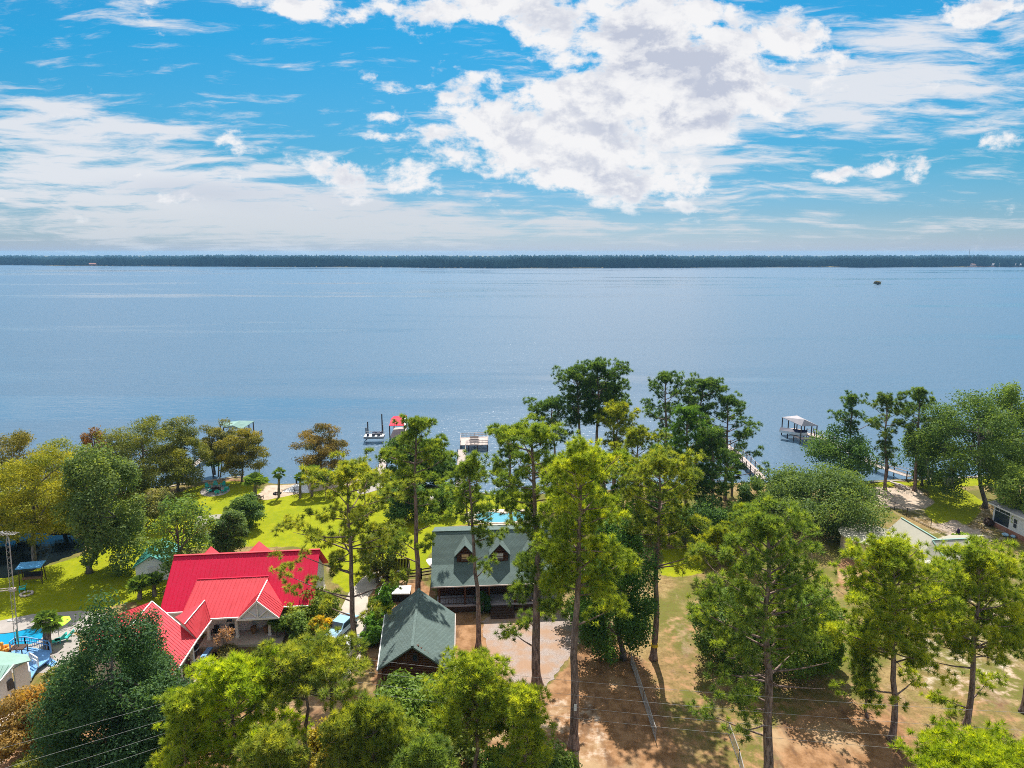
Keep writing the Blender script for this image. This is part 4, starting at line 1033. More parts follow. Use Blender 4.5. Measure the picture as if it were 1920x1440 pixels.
railing([W(57, 1240, DZ), W(72, 1250, DZ)], .95, dk, 'white_paint'); railing([W(53, 1250, DZ), W(58, 1276, DZ)], .95, dk, 'white_paint')
m = MB()
for k in range(4): m.slab([W(78 + 5 * k, 1238 + 3 * k, DZ - .14 * (k + 1)), W(88 + 5 * k, 1230 + 3 * k, DZ - .14 * (k + 1)), W(93 + 5 * k, 1232 + 3 * k, DZ - .14 * (k + 1)), W(83 + 5 * k, 1241 + 3 * k, DZ - .14 * (k + 1))], .1)
m.build('deck_steps', 'blue_paint', dk)
# pools
def pool(px, name, label, rim=.55, copmat='pale_concrete', wm='pool_water'):
    poly = smooth_poly(gp(px), 3); c = sum(poly, Vector()) / len(poly)
    t = thing(name, c, label, 'swimming pool')
    out = [p + (p - c).normalized() * rim for p in poly]
    m = MB(); n = len(poly)
    vs = [(p.x, p.y, .10) for p in out] + [(p.x, p.y, .10) for p in poly] + [(p.x, p.y, 0.0) for p in out] + [(p.x, p.y, -.15) for p in poly]
    m.add(vs, [(i, (i + 1) % n, n + (i + 1) % n, n + i) for i in range(n)] + [(2 * n + i, 2 * n + (i + 1) % n, (i + 1) % n, i) for i in range(n)] + [(n + i, n + (i + 1) % n, 3 * n + (i + 1) % n, 3 * n + i) for i in range(n)])
    m.build('coping', copmat, t)
    m = MB(); m.add([(p.x, p.y, .045) for p in poly], [tuple(range(n))]); m.build('pool_surface', wm, t)
    return t
o = sheet('patio', gp([(-60, 1186), (30, 1186), (80, 1172), (120, 1176), (150, 1196), (146, 1240), (96, 1262), (-60, 1262)]), .018, 'pale_concrete', 'pale concrete patio round the kidney shaped pool')
pool([(-60, 1190), (0, 1190), (30, 1186), (60, 1178), (78, 1178), (84, 1190), (76, 1202), (55, 1211), (20, 1210), (-60, 1216)], 'swimming_pool', 'kidney shaped blue pool beside the lime umbrella and deck')
sheet('paver_patio', smooth_poly(gp([(868, 962), (900, 955), (1000, 955), (1015, 965), (1010, 984), (870, 984)]), 2), .018, 'beige_wall', 'tan paved patio round the pool behind the cabin')
pool([(888, 972), (894, 963), (912, 960), (934, 962), (945, 965), (965, 960), (990, 960), (1000, 966), (992, 976), (950, 980), (905, 980)], 'swimming_pool', 'pale blue pool behind the log cabin, half hidden by pines', .5, 'stone', 'pale_pool_water')

# ---- beige house with pale metal roof (right)
bh = thing('beige_house', gnd(1700, 1040), 'beige house with pale green hipped metal roof beyond the right hand pines', 'house')
zr, ze = 4.6, 2.9
A1, A2 = W(1690, 971, zr), W(1757, 1011, zr); L1 = W(1652, 987, ze); ad = (A2 - A1)
sd_ = L1 - A1; perp = Vector((sd_.x, sd_.y, 0)); dirA = Vector((ad.x, ad.y, 0)).normalized(); perp = perp - dirA * perp.dot(dirA)
pL = perp + Vector((0, 0, ze - zr)); pR = -perp + Vector((0, 0, ze - zr))
m = MB(); m.slab([A1 + pL, A2 + pL + ad * .4, A2 + ad * .3, A1], .12); m.slab([A1 + up, A2 + ad * .3 + up, A2 + pR + ad * .2, A1 + pR], .12)
B1, B2 = W(1748, 1013, zr + .3), W(1813, 1010, zr + .3)
m.slab([W(1722, 1052, ze), W(1795, 1072, ze), W(1771, 1046, ze + .6), B1], .12); m.slab([B1, W(1771, 1046, ze + .6), W(1795, 1072, ze), W(1850, 1060, ze), B2], .12)
m.slab([B2 + up, W(1850, 1003, ze), W(1780, 1003, ze), B1 + up], .12)
hr2 = m.build('roof', 'beige_metal', bh)
m = MB(); m.beam(A1 + up * 10, A2 + up * 10, .22, .06); m.beam(B1 + up * 10, B2 + up * 10, .22, .06); m.beam(B1 + up * 10, W(1771, 1046, ze + .65), .18, .06); m.build('ridge_cap', 'green_metal_pale', hr2)
m = MB(); c0 = A1 + pL * .85; c1 = A2 + pL * .85
m.beam(Vector((c0.x, c0.y, 1.4)), Vector((c1.x, c1.y, 1.4)), .2, 2.8); c0 = A1 + pR * .85; c1 = A2 + pR * .85; m.beam(Vector((c0.x, c0.y, 1.4)), Vector((c1.x, c1.y, 1.4)), .2, 2.8)
c0, c1 = W(1722, 1054, 2.6), W(1795, 1074, 2.6); m.beam(Vector((c0.x, c0.y, 1.3)), Vector((c1.x, c1.y, 1.3)), .2, 2.6); m.build('wall', 'beige_wall', bh)
for p in (A1 + pL * .9, (A1 + pL * .9).lerp(A2 + pL * .9, .4)):
    m = MB(); m.beam(Vector((p.x, p.y, 0)), Vector((p.x, p.y, 2.8)), .16); m.build('porch_post', 'white_trim', bh)
c = W(1625, 1046, 0); ro = 3.4; c = c + Vector((.7, 1.2, 0)); oc = [Vector((c.x + ro * math.cos(a), c.y + ro * math.sin(a), 0)) for a in [2 * math.pi * k / 14 for k in range(14)]]
m = MB(); m.add([(p.x, p.y, .6) for p in oc] + [(p.x, p.y, 2.85) for p in oc], [(i, (i + 1) % 14, 14 + (i + 1) % 14, 14 + i) for i in range(14)]); m.build('round_room_wall', 'beige_wall', bh)
m = MB(); m.add([(c.x + (p.x - c.x) * 1.01, c.y + (p.y - c.y) * 1.01, z_) for z_ in (0, .62) for p in oc], [(i, (i + 1) % 14, 14 + (i + 1) % 14, 14 + i) for i in range(14)]); m.build('round_room_base', 'stone', bh)
m = MB(); e = [Vector((c.x + (p.x - c.x) * 1.13, c.y + (p.y - c.y) * 1.13, 2.8)) for p in oc]
for i in range(14): m.slab([e[i], e[(i + 1) % 14], Vector((c.x, c.y, 3.35))], .1)
m.build('round_room_roof', 'beige_metal', bh)

# ---- white house at the right edge
w0, w1 = gnd(1859, 985), gnd(1925, 1018)
fw_ = Frame((w0.x, w0.y, 0), math.atan2(w1.y - w0.y, w1.x - w0.x)); wh = thing('white_house', w0, 'white clapboard house with screened porch on a brick base', 'house')
WL = (w1 - w0).length * 1.6
m = MB(); fw_.box(m, 0, WL, 0, 7, .7, 3.5); m.build('wall', 'white_paint', wh)
m = MB(); fw_.box(m, -.03, WL, -.04, 7.0, 0, .7); m.build('brick_base', 'brick_red', wh)
m = MB(); m.slab([fw_(-.5, -.5, 3.45), fw_(WL, -.5, 3.45), fw_(WL, 3.5, 4.3), fw_(-.5, 3.5, 4.3)], .14); m.slab([fw_(-.5, 3.5, 4.304), fw_(WL, 3.5, 4.304), fw_(WL, 7.5, 3.45), fw_(-.5, 7.5, 3.45)], .14); rw = m.build('roof', 'grey_metal_roof', wh)
m = MB(); m.beam(fw_(-.5, -.53, 3.38), fw_(WL, -.53, 3.38), .06, .2); m.beam(fw_(-.52, -.5, 3.38), fw_(-.52, 3.5, 4.22), .06, .2); m.build('trim', 'white_trim', rw)
m = MB(); fw_.box(m, .35, 3.0, -.04, -.004, .85, 2.55); fw_.box(m, .35, 1.05, -.04, -.004, 2.66, 3.2); fw_.box(m, 1.15, 2.2, -.04, -.004, 2.66, 3.2); fw_.box(m, 2.3, 3.0, -.04, -.004, 2.66, 3.2); m.build('porch_screen', 'dark_glass', wh)
window_unit(fw_, wh, 3.75, 4.55, -.003, 1.2, 2.7, 1)

# ------------------------------------------------------------------ docks and boathouses
def posts(pts, z1, parent, mat='old_post', r=.13, name='piling', z0=-2.2):
    for p in pts:
        m = MB(); m.tube([Vector((p[0], p[1], z0)), Vector((p[0], p[1], z1))], r, 8); m.build(name, mat, parent)
def pier(pts, w, parent, mat='dock_wood', z=.55, rail=True, step=2.6, name='walkway', railside=(-1, 1), railmat='old_post', rh=1.0):
    m = MB(); pm = []
    for a, b in zip(pts[:-1], pts[1:]):
        a, b = Vector((a.x, a.y, z)), Vector((b.x, b.y, z)); d = (b - a).normalized(); s = Vector((-d.y, d.x, 0)); L = (b - a).length
        m.beam(a, b, w * .9, .06); n = int(L / .32)
        for i in range(n): c = a.lerp(b, (i + .5) / n) + Vector((0, 0, .035)); m.beam(c - s * w / 2, c + s * w / 2, .27, .04)
        k = max(1, int(L / step))
        for i in range(k + 1):
            for sg in (-1, 1): c = a.lerp(b, i / k) + s * (sg * (w / 2 + .08)); pm.append((c, sg))
        if rail:
            for sg in railside: 
                for zz in (rh, rh * .5): m.beam(a + s * sg * (w / 2 + .08) + Vector((0, 0, zz)), b + s * sg * (w / 2 + .08) + Vector((0, 0, zz)), .07, .07)
    m.build(name, mat, parent)
    for c, sg in pm:
        posts([c], z + (rh + .1 if rail and sg in railside else .1), parent, railmat, .10)

# left green roofed boathouse
p = [W(412, 788, 4.6), W(477.5, 789, 4.0), W(452.5, 804.5, 4.0), W(419, 801, 4.0)]
bl = thing('boathouse', Vector((p[2].x, p[2].y, WATER_Z)), 'pale green hip roofed boathouse on pilings behind the left cypress trees', 'boathouse')
ra_, rb_ = W(449.5, 788.5, 5.3), W(436, 797.5, 5.3)
m = MB(); m.slab([p[2], p[1], ra_, rb_], .1); m.slab([ra_ + up, Vector((p[0].x, p[0].y, 4.0)), p[3], rb_ + up], .1); m.slab([p[3], p[2], rb_ - up], .1)
far_ = p[0] + (p[1] - p[2]) * .2; m.slab([p[1], Vector((p[0].x, p[0].y, 4.02)), ra_ - up], .1); m.build('roof', 'green_metal_pale', bl)
dd = [Vector((q.x, q.y, 0)) for q in (p[1], p[2], p[3], p[0])]
posts([dd[0].lerp(dd[1], t) + Vector((-.3, 0, 0)) for t in (0.02, .35, .68, .97)] + [dd[2], dd[3]], 4.0, bl)
m = MB(); m.slab([Vector((q.x, q.y, .9)) for q in (dd[0] + Vector((1.5, 0, 0)), dd[3], dd[2], dd[1] + Vector((1.2, 0, 0)))], .15); m.build('dock_deck', 'dock_wood', bl)
railing([Vector((dd[0].x + 1.4, dd[0].y, .9)), Vector((dd[1].x + 1.2, dd[1].y, .9))], 1.0, bl, 'old_post')
pier([gnd(330, 903), Vector((dd[2].x, dd[2].y, 0))], 1.2, bl, 'dock_wood', .6, False)

# red roofed dock with pontoon boat
rd = thing('boat_dock', gnd(716, 880, WATER_Z), 'timber dock with small red metal roof reached from the white curved path', 'dock')
zz = 3.9
c4 = [W(730, 798, zz - .6), W(758, 798, zz - .6), W(759, 782, zz), W(734, 784, zz)]
m = MB(); roof_plane(m, c4[0], c4[1], c4[2], c4[3], .1, .5)
off_ = c4[3] - c4[0]; m.slab([c4[3] + up, c4[2] + up, c4[2] + Vector((off_.x, off_.y, -off_.z)), c4[3] + Vector((off_.x, off_.y, -off_.z))], .1)
m.build('roof', 'red_metal', rd)
m = MB(); m.beam(c4[2] + Vector((.1, 0, 0)), c4[1] + Vector((.1, 0, 0)), .35, .12); m.build('trim', 'white_trim', rd)
cn = [Vector((q.x, q.y, 0)) for q in (c4[0], c4[1], c4[2] + off_, c4[3] + off_)]
posts([q * .985 + (sum(cn, Vector()) / 4) * .015 for q in cn], 3.2, rd)
m = MB(); m.slab([Vector((q.x, q.y, .6)) for q in cn], .15); m.build('dock_deck', 'dock_wood', rd)
pier([gnd(714, 899), gnd(720, 860), Vector(((cn[0].x + cn[1].x) / 2, cn[0].y, 0))], 1.3, rd, 'dock_wood', .55, False)
bt = gnd(694, 818, WATER_Z)
posts([gnd(687, 824, WATER_Z), gnd(718, 818, WATER_Z), gnd(690, 812, WATER_Z), gnd(717, 808, WATER_Z)], 2.2, rd, 'old_post', .15)
q = gnd(717, 812, WATER_Z); m = MB(); m.tube([Vector((q.x, q.y, -2)), Vector((q.x, q.y, 4.0))], .14, 8); m.build('tall_piling', 'old_post', rd)
pb = thing('pontoon_boat', gnd(694, 820, .6), 'pale pontoon boat with dark seats raised on a lift beside the red roofed dock', 'boat')
class BoatFrame(Frame):
    def __call__(s, x, y, z): return Frame.__call__(s, x * .68, y * .9, z * .9)
f = BoatFrame(gnd(682, 820, .9), R(4))
m = MB()
for yy in (.4, 2.0): m.tube([f(-.3, yy, -.25), f(.2, yy, -.2), f(6.0, yy, -.2), f(6.3, yy, -.2)], [.05, .3, .3, .2], 10)
m.build('pontoon', 'galvanised', pb)
m = MB(); f.box(m, 0, 6.2, 0, 2.4, .06, .16); m.build('hull_deck', 'boat_white', pb)
m = MB(); f.box(m, .9, 1.5, .15, 1.2, .16, .8); f.box(m, 2.4, 5.6, 1.75, 2.25, .16, .75); f.box(m, 4.2, 5.0, .3, 1.0, .16, 1.0); f.box(m, 2.6, 3.4, .2, .9, .16, .85); m.build('seat', 'navy_cover', pb)
m = MB()
for yy in (.05, 2.35):
    m.beam(f(.3, yy, .85), f(6.1, yy, .85), .06)
    for x in (.3, 1.7, 3.1, 4.6, 6.1): m.beam(f(x, yy, .16), f(x, yy, .85), .05)
m.build('rail', 'galvanised', pb)

# middle dock with benches
md = thing('fishing_dock', gnd(866, 880, WATER_Z), 'long pale dock ending in a railed deck with benches', 'dock')
dz = .9
k = [W(863, 835, dz), W(872, 835, dz), W(915, 833.5, dz), W(915, 818.5, dz), W(864.5, 820.5, dz)]
m = MB(); m.slab([k[0], W(915, 834, dz) * 1.0, k[3], k[4]], .14)
n = 22
for i in range(n):
    t = (i + .5) / n; m.beam(k[0].lerp(W(915, 834, dz), t) + up * 8, k[4].lerp(k[3], t) + up * 8, .25, .03)
m.build('dock_deck', 'dock_wood', md)
railing([W(874, 835, dz), W(915, 834, dz), k[3], k[4], k[0]], .95, md, 'dock_wood', 2.2)
posts([k[0].lerp(W(915, 834, dz), t) for t in (.02, .3, .62, .98)] + [k[4].lerp(k[3], t) for t in (.02, .5, .98)], .8, md)
for (xa, ya, xb, yb) in ((882, 829, 897, 828.5), (881, 824, 897, 823.5)):
    m = MB(); a, b = W(xa, ya, dz + .45), W(xb, yb, dz + .45); m.beam(a, b, .45, .08); m.beam(a + Vector((0, .25, .4)), b + Vector((0, .25, .4)), .06, .5); m.beam(a - Vector((0, 0, .22)), a, .4, .08); m.beam(b - Vector((0, 0, .22)), b, .4, .08)
    for t in (0.05, .5, .95): q = a.lerp(b, t); m.beam(q - Vector((0, 0, .45)), q, .1)
    m.build('bench', 'dock_wood', md)
pier([gnd(862, 927, 0), gnd(866, 842, dz)], 1.45, md, 'dock_wood', .75, True, 3.2, railside=(-1,))

# pier half hidden behind the central pines
hp = thing('boat_pier', gnd(1400, 870, WATER_Z), 'narrow railed pier behind the tall shoreline pines right of centre', 'pier')
pier([gnd(1432, 905), gnd(1378, 848, .5), gnd(1300, 790, .5)], 1.5, hp, 'dock_wood', .6, True, 2.2)

# right boathouse with long pier
rb2 = thing('boathouse', gnd(1500, 825, WATER_Z), 'open boathouse with grey hipped metal roof at the end of a long pier', 'boathouse')
ez, rz_ = 3.6, 4.9
q = [W(1466, 782, ez), W(1503, 798.5, ez), W(1534, 798, ez)]
q.append(q[0] + (q[2] - q[1]))
r0_, r1_ = W(1494.7, 779, rz_), W(1508, 786.5, rz_)
m = MB(); m.slab([q[0], q[1], r1_, r0_], .1); m.slab([q[1], q[2], r1_ + up], .1); m.slab([q[2], q[3], r0_ + up, r1_ + up], .1); m.slab([q[3], q[0], r0_ - up], .1); m.build('roof', 'grey_metal_roof', rb2)
cc = sum(q, Vector()) / 4
qq = [Vector((v.x, v.y, 0)).lerp(Vector((cc.x, cc.y, 0)), .05) for v in q]
posts([qq[0].lerp(qq[1], t) for t in (0, .33, .66, 1)] + [qq[1].lerp(qq[2], 1)] + [qq[3].lerp(qq[2], t) for t in (0, .4, .75)], 3.55, rb2)
m = MB(); fl = [v.lerp(Vector((cc.x, cc.y, 0)), .0) for v in qq]
for a, b in ((0, 3), (3, 2), (2, 1)):
    A_, B_ = Vector((fl[a].x, fl[a].y, .75)), Vector((fl[b].x, fl[b].y, .75)); m.beam(A_, B_, 1.5, .14)
m.beam(Vector((fl[0].x, fl[0].y, .75)), Vector((fl[1].x, fl[1].y, .75)), .9, .14); m.build('dock_deck', 'dock_wood', rb2)
pier([gnd(1519, 812, .75), gnd(1548, 824, .75), gnd(1637, 871, .75), gnd(1706, 897, .4)], 1.5, rb2, 'dock_wood', .75, True, 2.6)
f = Frame(Vector((cc.x - 1.8, cc.y - 1.0, .9)), R(-38))
bb = thing('motor_boat', Vector((cc.x, cc.y, .9)), 'boat under a dark navy cover inside the grey roofed boathouse', 'boat')
m = MB(); sec = [(-2.6, .75, .9), (0, .95, .95), (1.6, .85, 1.0), (2.6, .35, 1.1), (3.0, .04, 1.15)]
for x, w_, h_ in sec: pass
vs = []; 
for x, w_, h_ in sec: vs += [f(x, -w_, h_ * .8), f(x, -w_ * .8, .15), f(x, 0, 0), f(x, w_ * .8, .15), f(x, w_, h_ * .8)]
fsx = []
for i in range(len(sec) - 1):
    for j in range(4): fsx.append((i * 5 + j, (i + 1) * 5 + j, (i + 1) * 5 + j + 1, i * 5 + j + 1))
fsx.append((0, 1, 2, 3, 4)); m.add(vs, fsx); m.build('hull', 'boat_white', bb)
m = MB(); vs = []
for x, w_, h_ in sec: vs += [f(x, -w_ * 1.04, h_ * .78), f(x, 0, h_ * .85 + .45), f(x, w_ * 1.04, h_ * .78)]
m.add(vs, [(i * 3 + j, (i + 1) * 3 + j, (i + 1) * 3 + j + 1, i * 3 + j + 1) for i in range(len(sec) - 1) for j in range(2)] + [(0, 1, 2)]); m.build('cover', 'navy_cover', bb)

# ------------------------------------------------------------------ fences
def mesh_fence(pts, h, label, step=2.4, mat='galvanised', rails=2, wires=True, name='wire_fence'):
    t = thing(name, pts[0], label, 'fence')
    for a, b in zip(pts[:-1], pts[1:]):
        n = max(1, int((b - a).length / step))
        for i in range(n + 1):
            q = a.lerp(b, i / n); m = MB(); m.tube([q, q + Vector((0, 0, h + .1))], .045, 6); m.build('fence_post', mat, t)
    m = MB()
    for a, b in zip(pts[:-1], pts[1:]):
        for i in range(rails): m.tube([a + Vector((0, 0, h - (h - .1) * i / max(1, rails - 1))), b + Vector((0, 0, h - (h - .1) * i / max(1, rails - 1)))], .03, 5)
    m.build('fence_rail', mat, t)
    if wires:
        m = MB()
        for a, b in zip(pts[:-1], pts[1:]):
            L = (b - a).length; d = (b - a).normalized(); k = int(L / .16); hz_ = h - .1
            for i in range(k):
                for sg in (1, -1):
                    p0 = a + d * (i * .16) + Vector((0, 0, .05)); e = i * .16 + sg * hz_ * .55
                    e = min(max(e, 0), L); p1 = a + d * e + Vector((0, 0, .05 + hz_ * abs(e - i * .16) / (hz_ * .55 + 1e-6)))
                    m.beam(p0, p1, .012, .012)
        m.build('fence_mesh', mat, t)
    return t
mesh_fence([gnd(720, 1106), gnd(696, 1166), gnd(670, 1222)], 1.1, 'pale wire fence along the hedge between the drive and the garage')
mesh_fence([gnd(1183, 1245), gnd(1207, 1318), gnd(1229, 1388)], 1.15, 'leaning wire fence between the orange dirt and the dry field')
mesh_fence([gnd(1366, 1378), gnd(1385, 1430), gnd(1400, 1490)], 1.1, 'short wire fence at the bottom edge among the right hand pine shadows')
mesh_fence([gnd(1655, 945), gnd(1700, 968), gnd(1745, 990), gnd(1792, 1012)], 1.3, 'dark wire fence on the slope between the beige house and the mossy trees', 2.6, 'dark_metal', 2)
mesh_fence([gnd(1830, 1020), gnd(1880, 1046), gnd(1935, 1052)], 1.2, 'dark rail fence near the white house on the right edge', 2.8, 'dark_metal', 2, False)
def rail_fence(pts, label, h=1.3):
    t = thing('rail_fence', pts[0], label, 'fence')
    for a, b in zip(pts[:-1], pts[1:]):
        n = max(1, int((b - a).length / 2.4))
        for i in range(n + 1):
            q = a.lerp(b, i / n); m = MB(); m.beam(q, q + Vector((0, 0, h + .1)), .16); m.build('fence_post', 'rail_wood', t)
        for z in (.4, .8, 1.2):
            m = MB(); m.beam(a + Vector((0, .09, z)), b + Vector((0, .09, z)), .05, .15); m.build('fence_rail', 'rail_wood', t)
rail_fence([gnd(764, 1088), gnd(790, 1085), gnd(820, 1080)], 'dark brown three rail fence between the wooden pen and the cabin')
wp = thing('wooden_pen', gnd(740, 1090), 'dark wooden pen of upright boards near the lawn behind the garage', 'pen')
f = Frame(gnd(718, 1092), R(2)); m = MB()
for i in range(16): f.box(m, i * .19, i * .19 + .17, 2.6, 2.66, 0, 1.9)
for i in range(14): f.box(m, -.05, .01, i * .19, i * .19 + .17, 0, 1.5); f.box(m, 3.0, 3.06, i * .19, i * .19 + .17, 0, 1.5)
m.build('board_wall', 'rail_wood', wp)
m = MB()
for z in (.35, .8, 1.25): f.box(m, 0, 3.05, -.04, .02, z, z + .16)
for x in (0, 1.5, 2.95): f.box(m, x, x + .12, -.1, -.05, 0, 1.4)
m.build('front_rail', 'rail_wood', wp)
m = MB(); f.box(m, .3, 1.1, .8, 1.7, 0, .9); f.box(m, 1.5, 2.6, 1.0, 1.9, 0, .7); m.build('stored_box', 'black_stuff', wp)

# ------------------------------------------------------------------ yard objects
q = gnd(752, 1128); hot = thing('hot_tub', q, 'dark square tub with white cover behind the garage', 'hot tub'); f = Frame(q, R(3))
m = MB(); f.box(m, -1.0, 1.0, 0, 1.9, 0, .9); m.build('tub_body', 'black_stuff', hot)
m = MB(); f.box(m, -1.05, 1.05, -.05, 1.95, .9, 1.02); f.box(m, -.98, -.02, .02, 1.88, 1.02, 1.06); f.box(m, .02, .98, .02, 1.88, 1.02, 1.055); m.build('cover', 'white_paint', hot)
# cars on the concrete drive
def car(loc, ang, mat, label):
    f = Frame(loc, ang); t = thing('parked_car', loc, label, 'car')
    prof = [(-2.2, .45), (-2.25, .75), (-1.9, .92), (-1.15, .98), (-.5, 1.42), (.9, 1.46), (1.75, 1.02), (2.2, .95), (2.25, .5)]
    m = MB(); n = len(prof); vs = []
    for s_, ins in ((-1, 0), (1, 0)):
        for x, z in prof: vs.append(f(x, s_ * (.88 - max(0, z - .95) * .35), z))
    m.add(vs, [(i, i + 1, n + i + 1, n + i) for i in range(n - 1)] + [tuple(range(n))[::-1], tuple(range(n, 2 * n)), (n - 1, 0, n, 2 * n - 1)]); m.build('body', mat, t, False)
    m = MB()
    m.add([f(-1.12, -.75, 1.02), f(-1.12, .75, 1.02), f(-.53, .66, 1.42), f(-.53, -.66, 1.42)], [(0, 1, 2, 3)]); m.v = [tuple(Vector(v) + Vector((-f.c * .02, -f.s * .02, .015))) for v in m.v]; m.build('windscreen', 'dark_glass', t)
    m = MB(); m.add([f(.95, -.66, 1.44), f(.95, .66, 1.44), f(1.7, .76, 1.06), f(1.7, -.76, 1.06)], [(0, 1, 2, 3)]); m.v = [tuple(Vector(v) + Vector((f.c * .02, f.s * .02, .015))) for v in m.v]; m.build('rear_window', 'dark_glass', t)
    for sg in (-1, 1):
        m = MB(); m.hexa([f(-1.0, sg * .86, 1.0), f(1.55, sg * .86, 1.0), f(1.55, sg * .9, 1.0), f(-1.0, sg * .9, 1.0), f(-.5, sg * .72, 1.38), f(.9, sg * .72, 1.38), f(.9, sg * .77, 1.38), f(-.5, sg * .77, 1.38)]); m.build('side_window', 'dark_glass', t)
        for x in (-1.4, 1.35):
            m = MB(); m.tube([f(x, sg * .72, .33), f(x, sg * .92, .33)], .33, 14); w_ = m.build('wheel', 'rubber', t)
            m = MB(); m.tube([f(x, sg * .90, .33), f(x, sg * .94, .33)], .18, 10); m.build('rim', 'galvanised', w_)
        m = MB(); m.box(f(-2.2, sg * .62, .72), (.12, .35, .14), ang); m.build('headlight', 'white_trim', t)
        m = MB(); m.box(f(2.22, sg * .62, .8), (.1, .35, .14), ang); m.build('tail_light', 'red_metal', t)
    return t
car(gnd(640, 1185), R(70), 'car_blue', 'pale blue car parked on the tan drive behind the bottom pines')
car(gnd(652, 1226), R(72), 'car_silver', 'silver car parked nearest on the tan drive beside a pine trunk')
# fire pit and chairs
q = gnd(404, 920); fp = thing('fire_pit', q, 'round dark fire pit in the middle of the turquoise chairs', 'fire pit')
m = MB(); n = 14
for i in range(n): a = 2 * math.pi * i / n; m.box((q.x + .75 * math.cos(a), q.y + .75 * math.sin(a), .22), (.36, .26, .42), a + math.pi / 2)
m.build('stone_ring', 'dark_wood', fp); m = MB(); m.tube([Vector((q.x, q.y, .0)), Vector((q.x, q.y, .15))], .62, 14); m.build('ash_bed', 'black_stuff', fp)
def adirondack():
    t = thing('garden_chair', (0, 0, 0), 'x', 'chair', 'turquoise chairs round the fire pit')
    m = MB(); m.hexa([(-.32, -.3, .36), (.32, -.3, .36), (.32, .3, .26), (-.32, .3, .26), (-.32, -.3, .41), (.32, -.3, .41), (.32, .3, .31), (-.32, .3, .31)]); m.build('seat', 'teal_paint', t)
    m = MB()
    for i in range(5): x = -.26 + .13 * i; m.hexa([(x - .055, .26, .28), (x + .055, .26, .28), (x + .055, .31, .28), (x - .055, .31, .28), (x - .06, .55, 1.05 - abs(i - 2) * .05), (x + .06, .55, 1.05 - abs(i - 2) * .05), (x + .06, .6, 1.05 - abs(i - 2) * .05), (x - .06, .6, 1.05 - abs(i - 2) * .05)])
    m.build('backrest', 'teal_paint', t)
    for sg in (-1, 1):
        m = MB(); m.box((sg * .40, .0, .58), (.15, .75, .04)); m.build('armrest', 'teal_paint', t)
        m = MB(); m.box((sg * .38, -.3, .28), (.06, .12, .56)); m.build('leg', 'teal_paint', t)
        m = MB(); m.beam((sg * .35, .35, 0.03), (sg * .35, .35, .57), .08); m.build('leg', 'teal_paint', t)
    return t
ch0 = adirondack(); used = False
CHL = ['turquoise chair on the far left side of the fire pit', 'turquoise chair behind the fire pit, nearest the lake', 'turquoise chair at the back right of the fire pit', 'turquoise chair on the right side of the fire pit', 'turquoise chair at the front right of the fire pit', 'turquoise chair at the front left of the fire pit', 'turquoise chair in front of the fire pit, nearest the red house']
for i, (x, y) in enumerate(((390, 915), (404, 911.5), (418, 912), (425, 918), (420, 923), (393, 923), (407, 926))):
    c = ch0 if i == 0 else copy_tree(ch0); c['label'] = CHL[i]
    p_ = gnd(x, y, .02); c.location = p_; c.scale = (.85, .85, .85); dv = p_ - gnd(404, 920); c.rotation_euler.z = math.atan2(dv.y, dv.x) - math.pi / 2
# pale adirondack pair on the beach steps
for i, (x, y, lb) in enumerate(((483, 934, 'dark slatted chair on the sand, left of the pair below the palmetto'), (489, 935, 'dark slatted chair on the sand, right of the pair below the palmetto'))):
    c = copy_tree(ch0); c.name = 'beach_chair'; c['label'] = lb; c['group'] = 'dark chairs on the sand'; c.location = gnd(x, y); c.rotation_euler.z = R(160)
    for k_ in [o for o in bpy.data.objects if o.parent == c]:
        k_.data = k_.data.copy(); k_.data.materials[0] = MAT['dock_wood' if k_.name.startswith('back') else 'dark_wood']
q = gnd(520, 926); rg = thing('sand_fire_ring', q, 'small dark ring of stones on the sand beside the slim palm', 'fire ring')
m = MB(); rr = random.Random(3)
for i in range(11): a = i * .571; m.ball((q.x + .55 * math.cos(a), q.y + .55 * math.sin(a), .12), .17, 7, 4, .8, .2, rr)
m.build('stone_ring', 'black_stuff', rg)
# white launch ramp + dark gate
rm = thing('boat_ramp', gnd(555, 922), 'white sloping boat ramp with dark rails beside the second palm', 'ramp')
m = MB(); m.slab([gnd(530, 922, .05), gnd(553, 908, .3), gnd(575, 905, .3), gnd(580, 924, .05)], .2); m.build('ramp_slab', 'white_paint', rm)
m = MB()
for a, b in (((551, 913), (562, 913)), ((553, 919), (563, 919)), ((551, 913), (553, 919)), ((562, 913), (563, 919))): m.beam(gnd(*a, .7), gnd(*b, .7), .12, .1); m.beam(gnd(*a, .4), gnd(*b, .4), .08, .08)
for a in ((551, 913), (562, 913), (553, 919), (563, 919)): p_ = gnd(*a, .7); m.beam(Vector((p_.x, p_.y, 0)), p_, .12)
p_ = gnd(556, 907, .2); m.beam(p_, p_ + Vector((0, 0, 1.3)), .22); m.build('gate', 'black_stuff', rm)
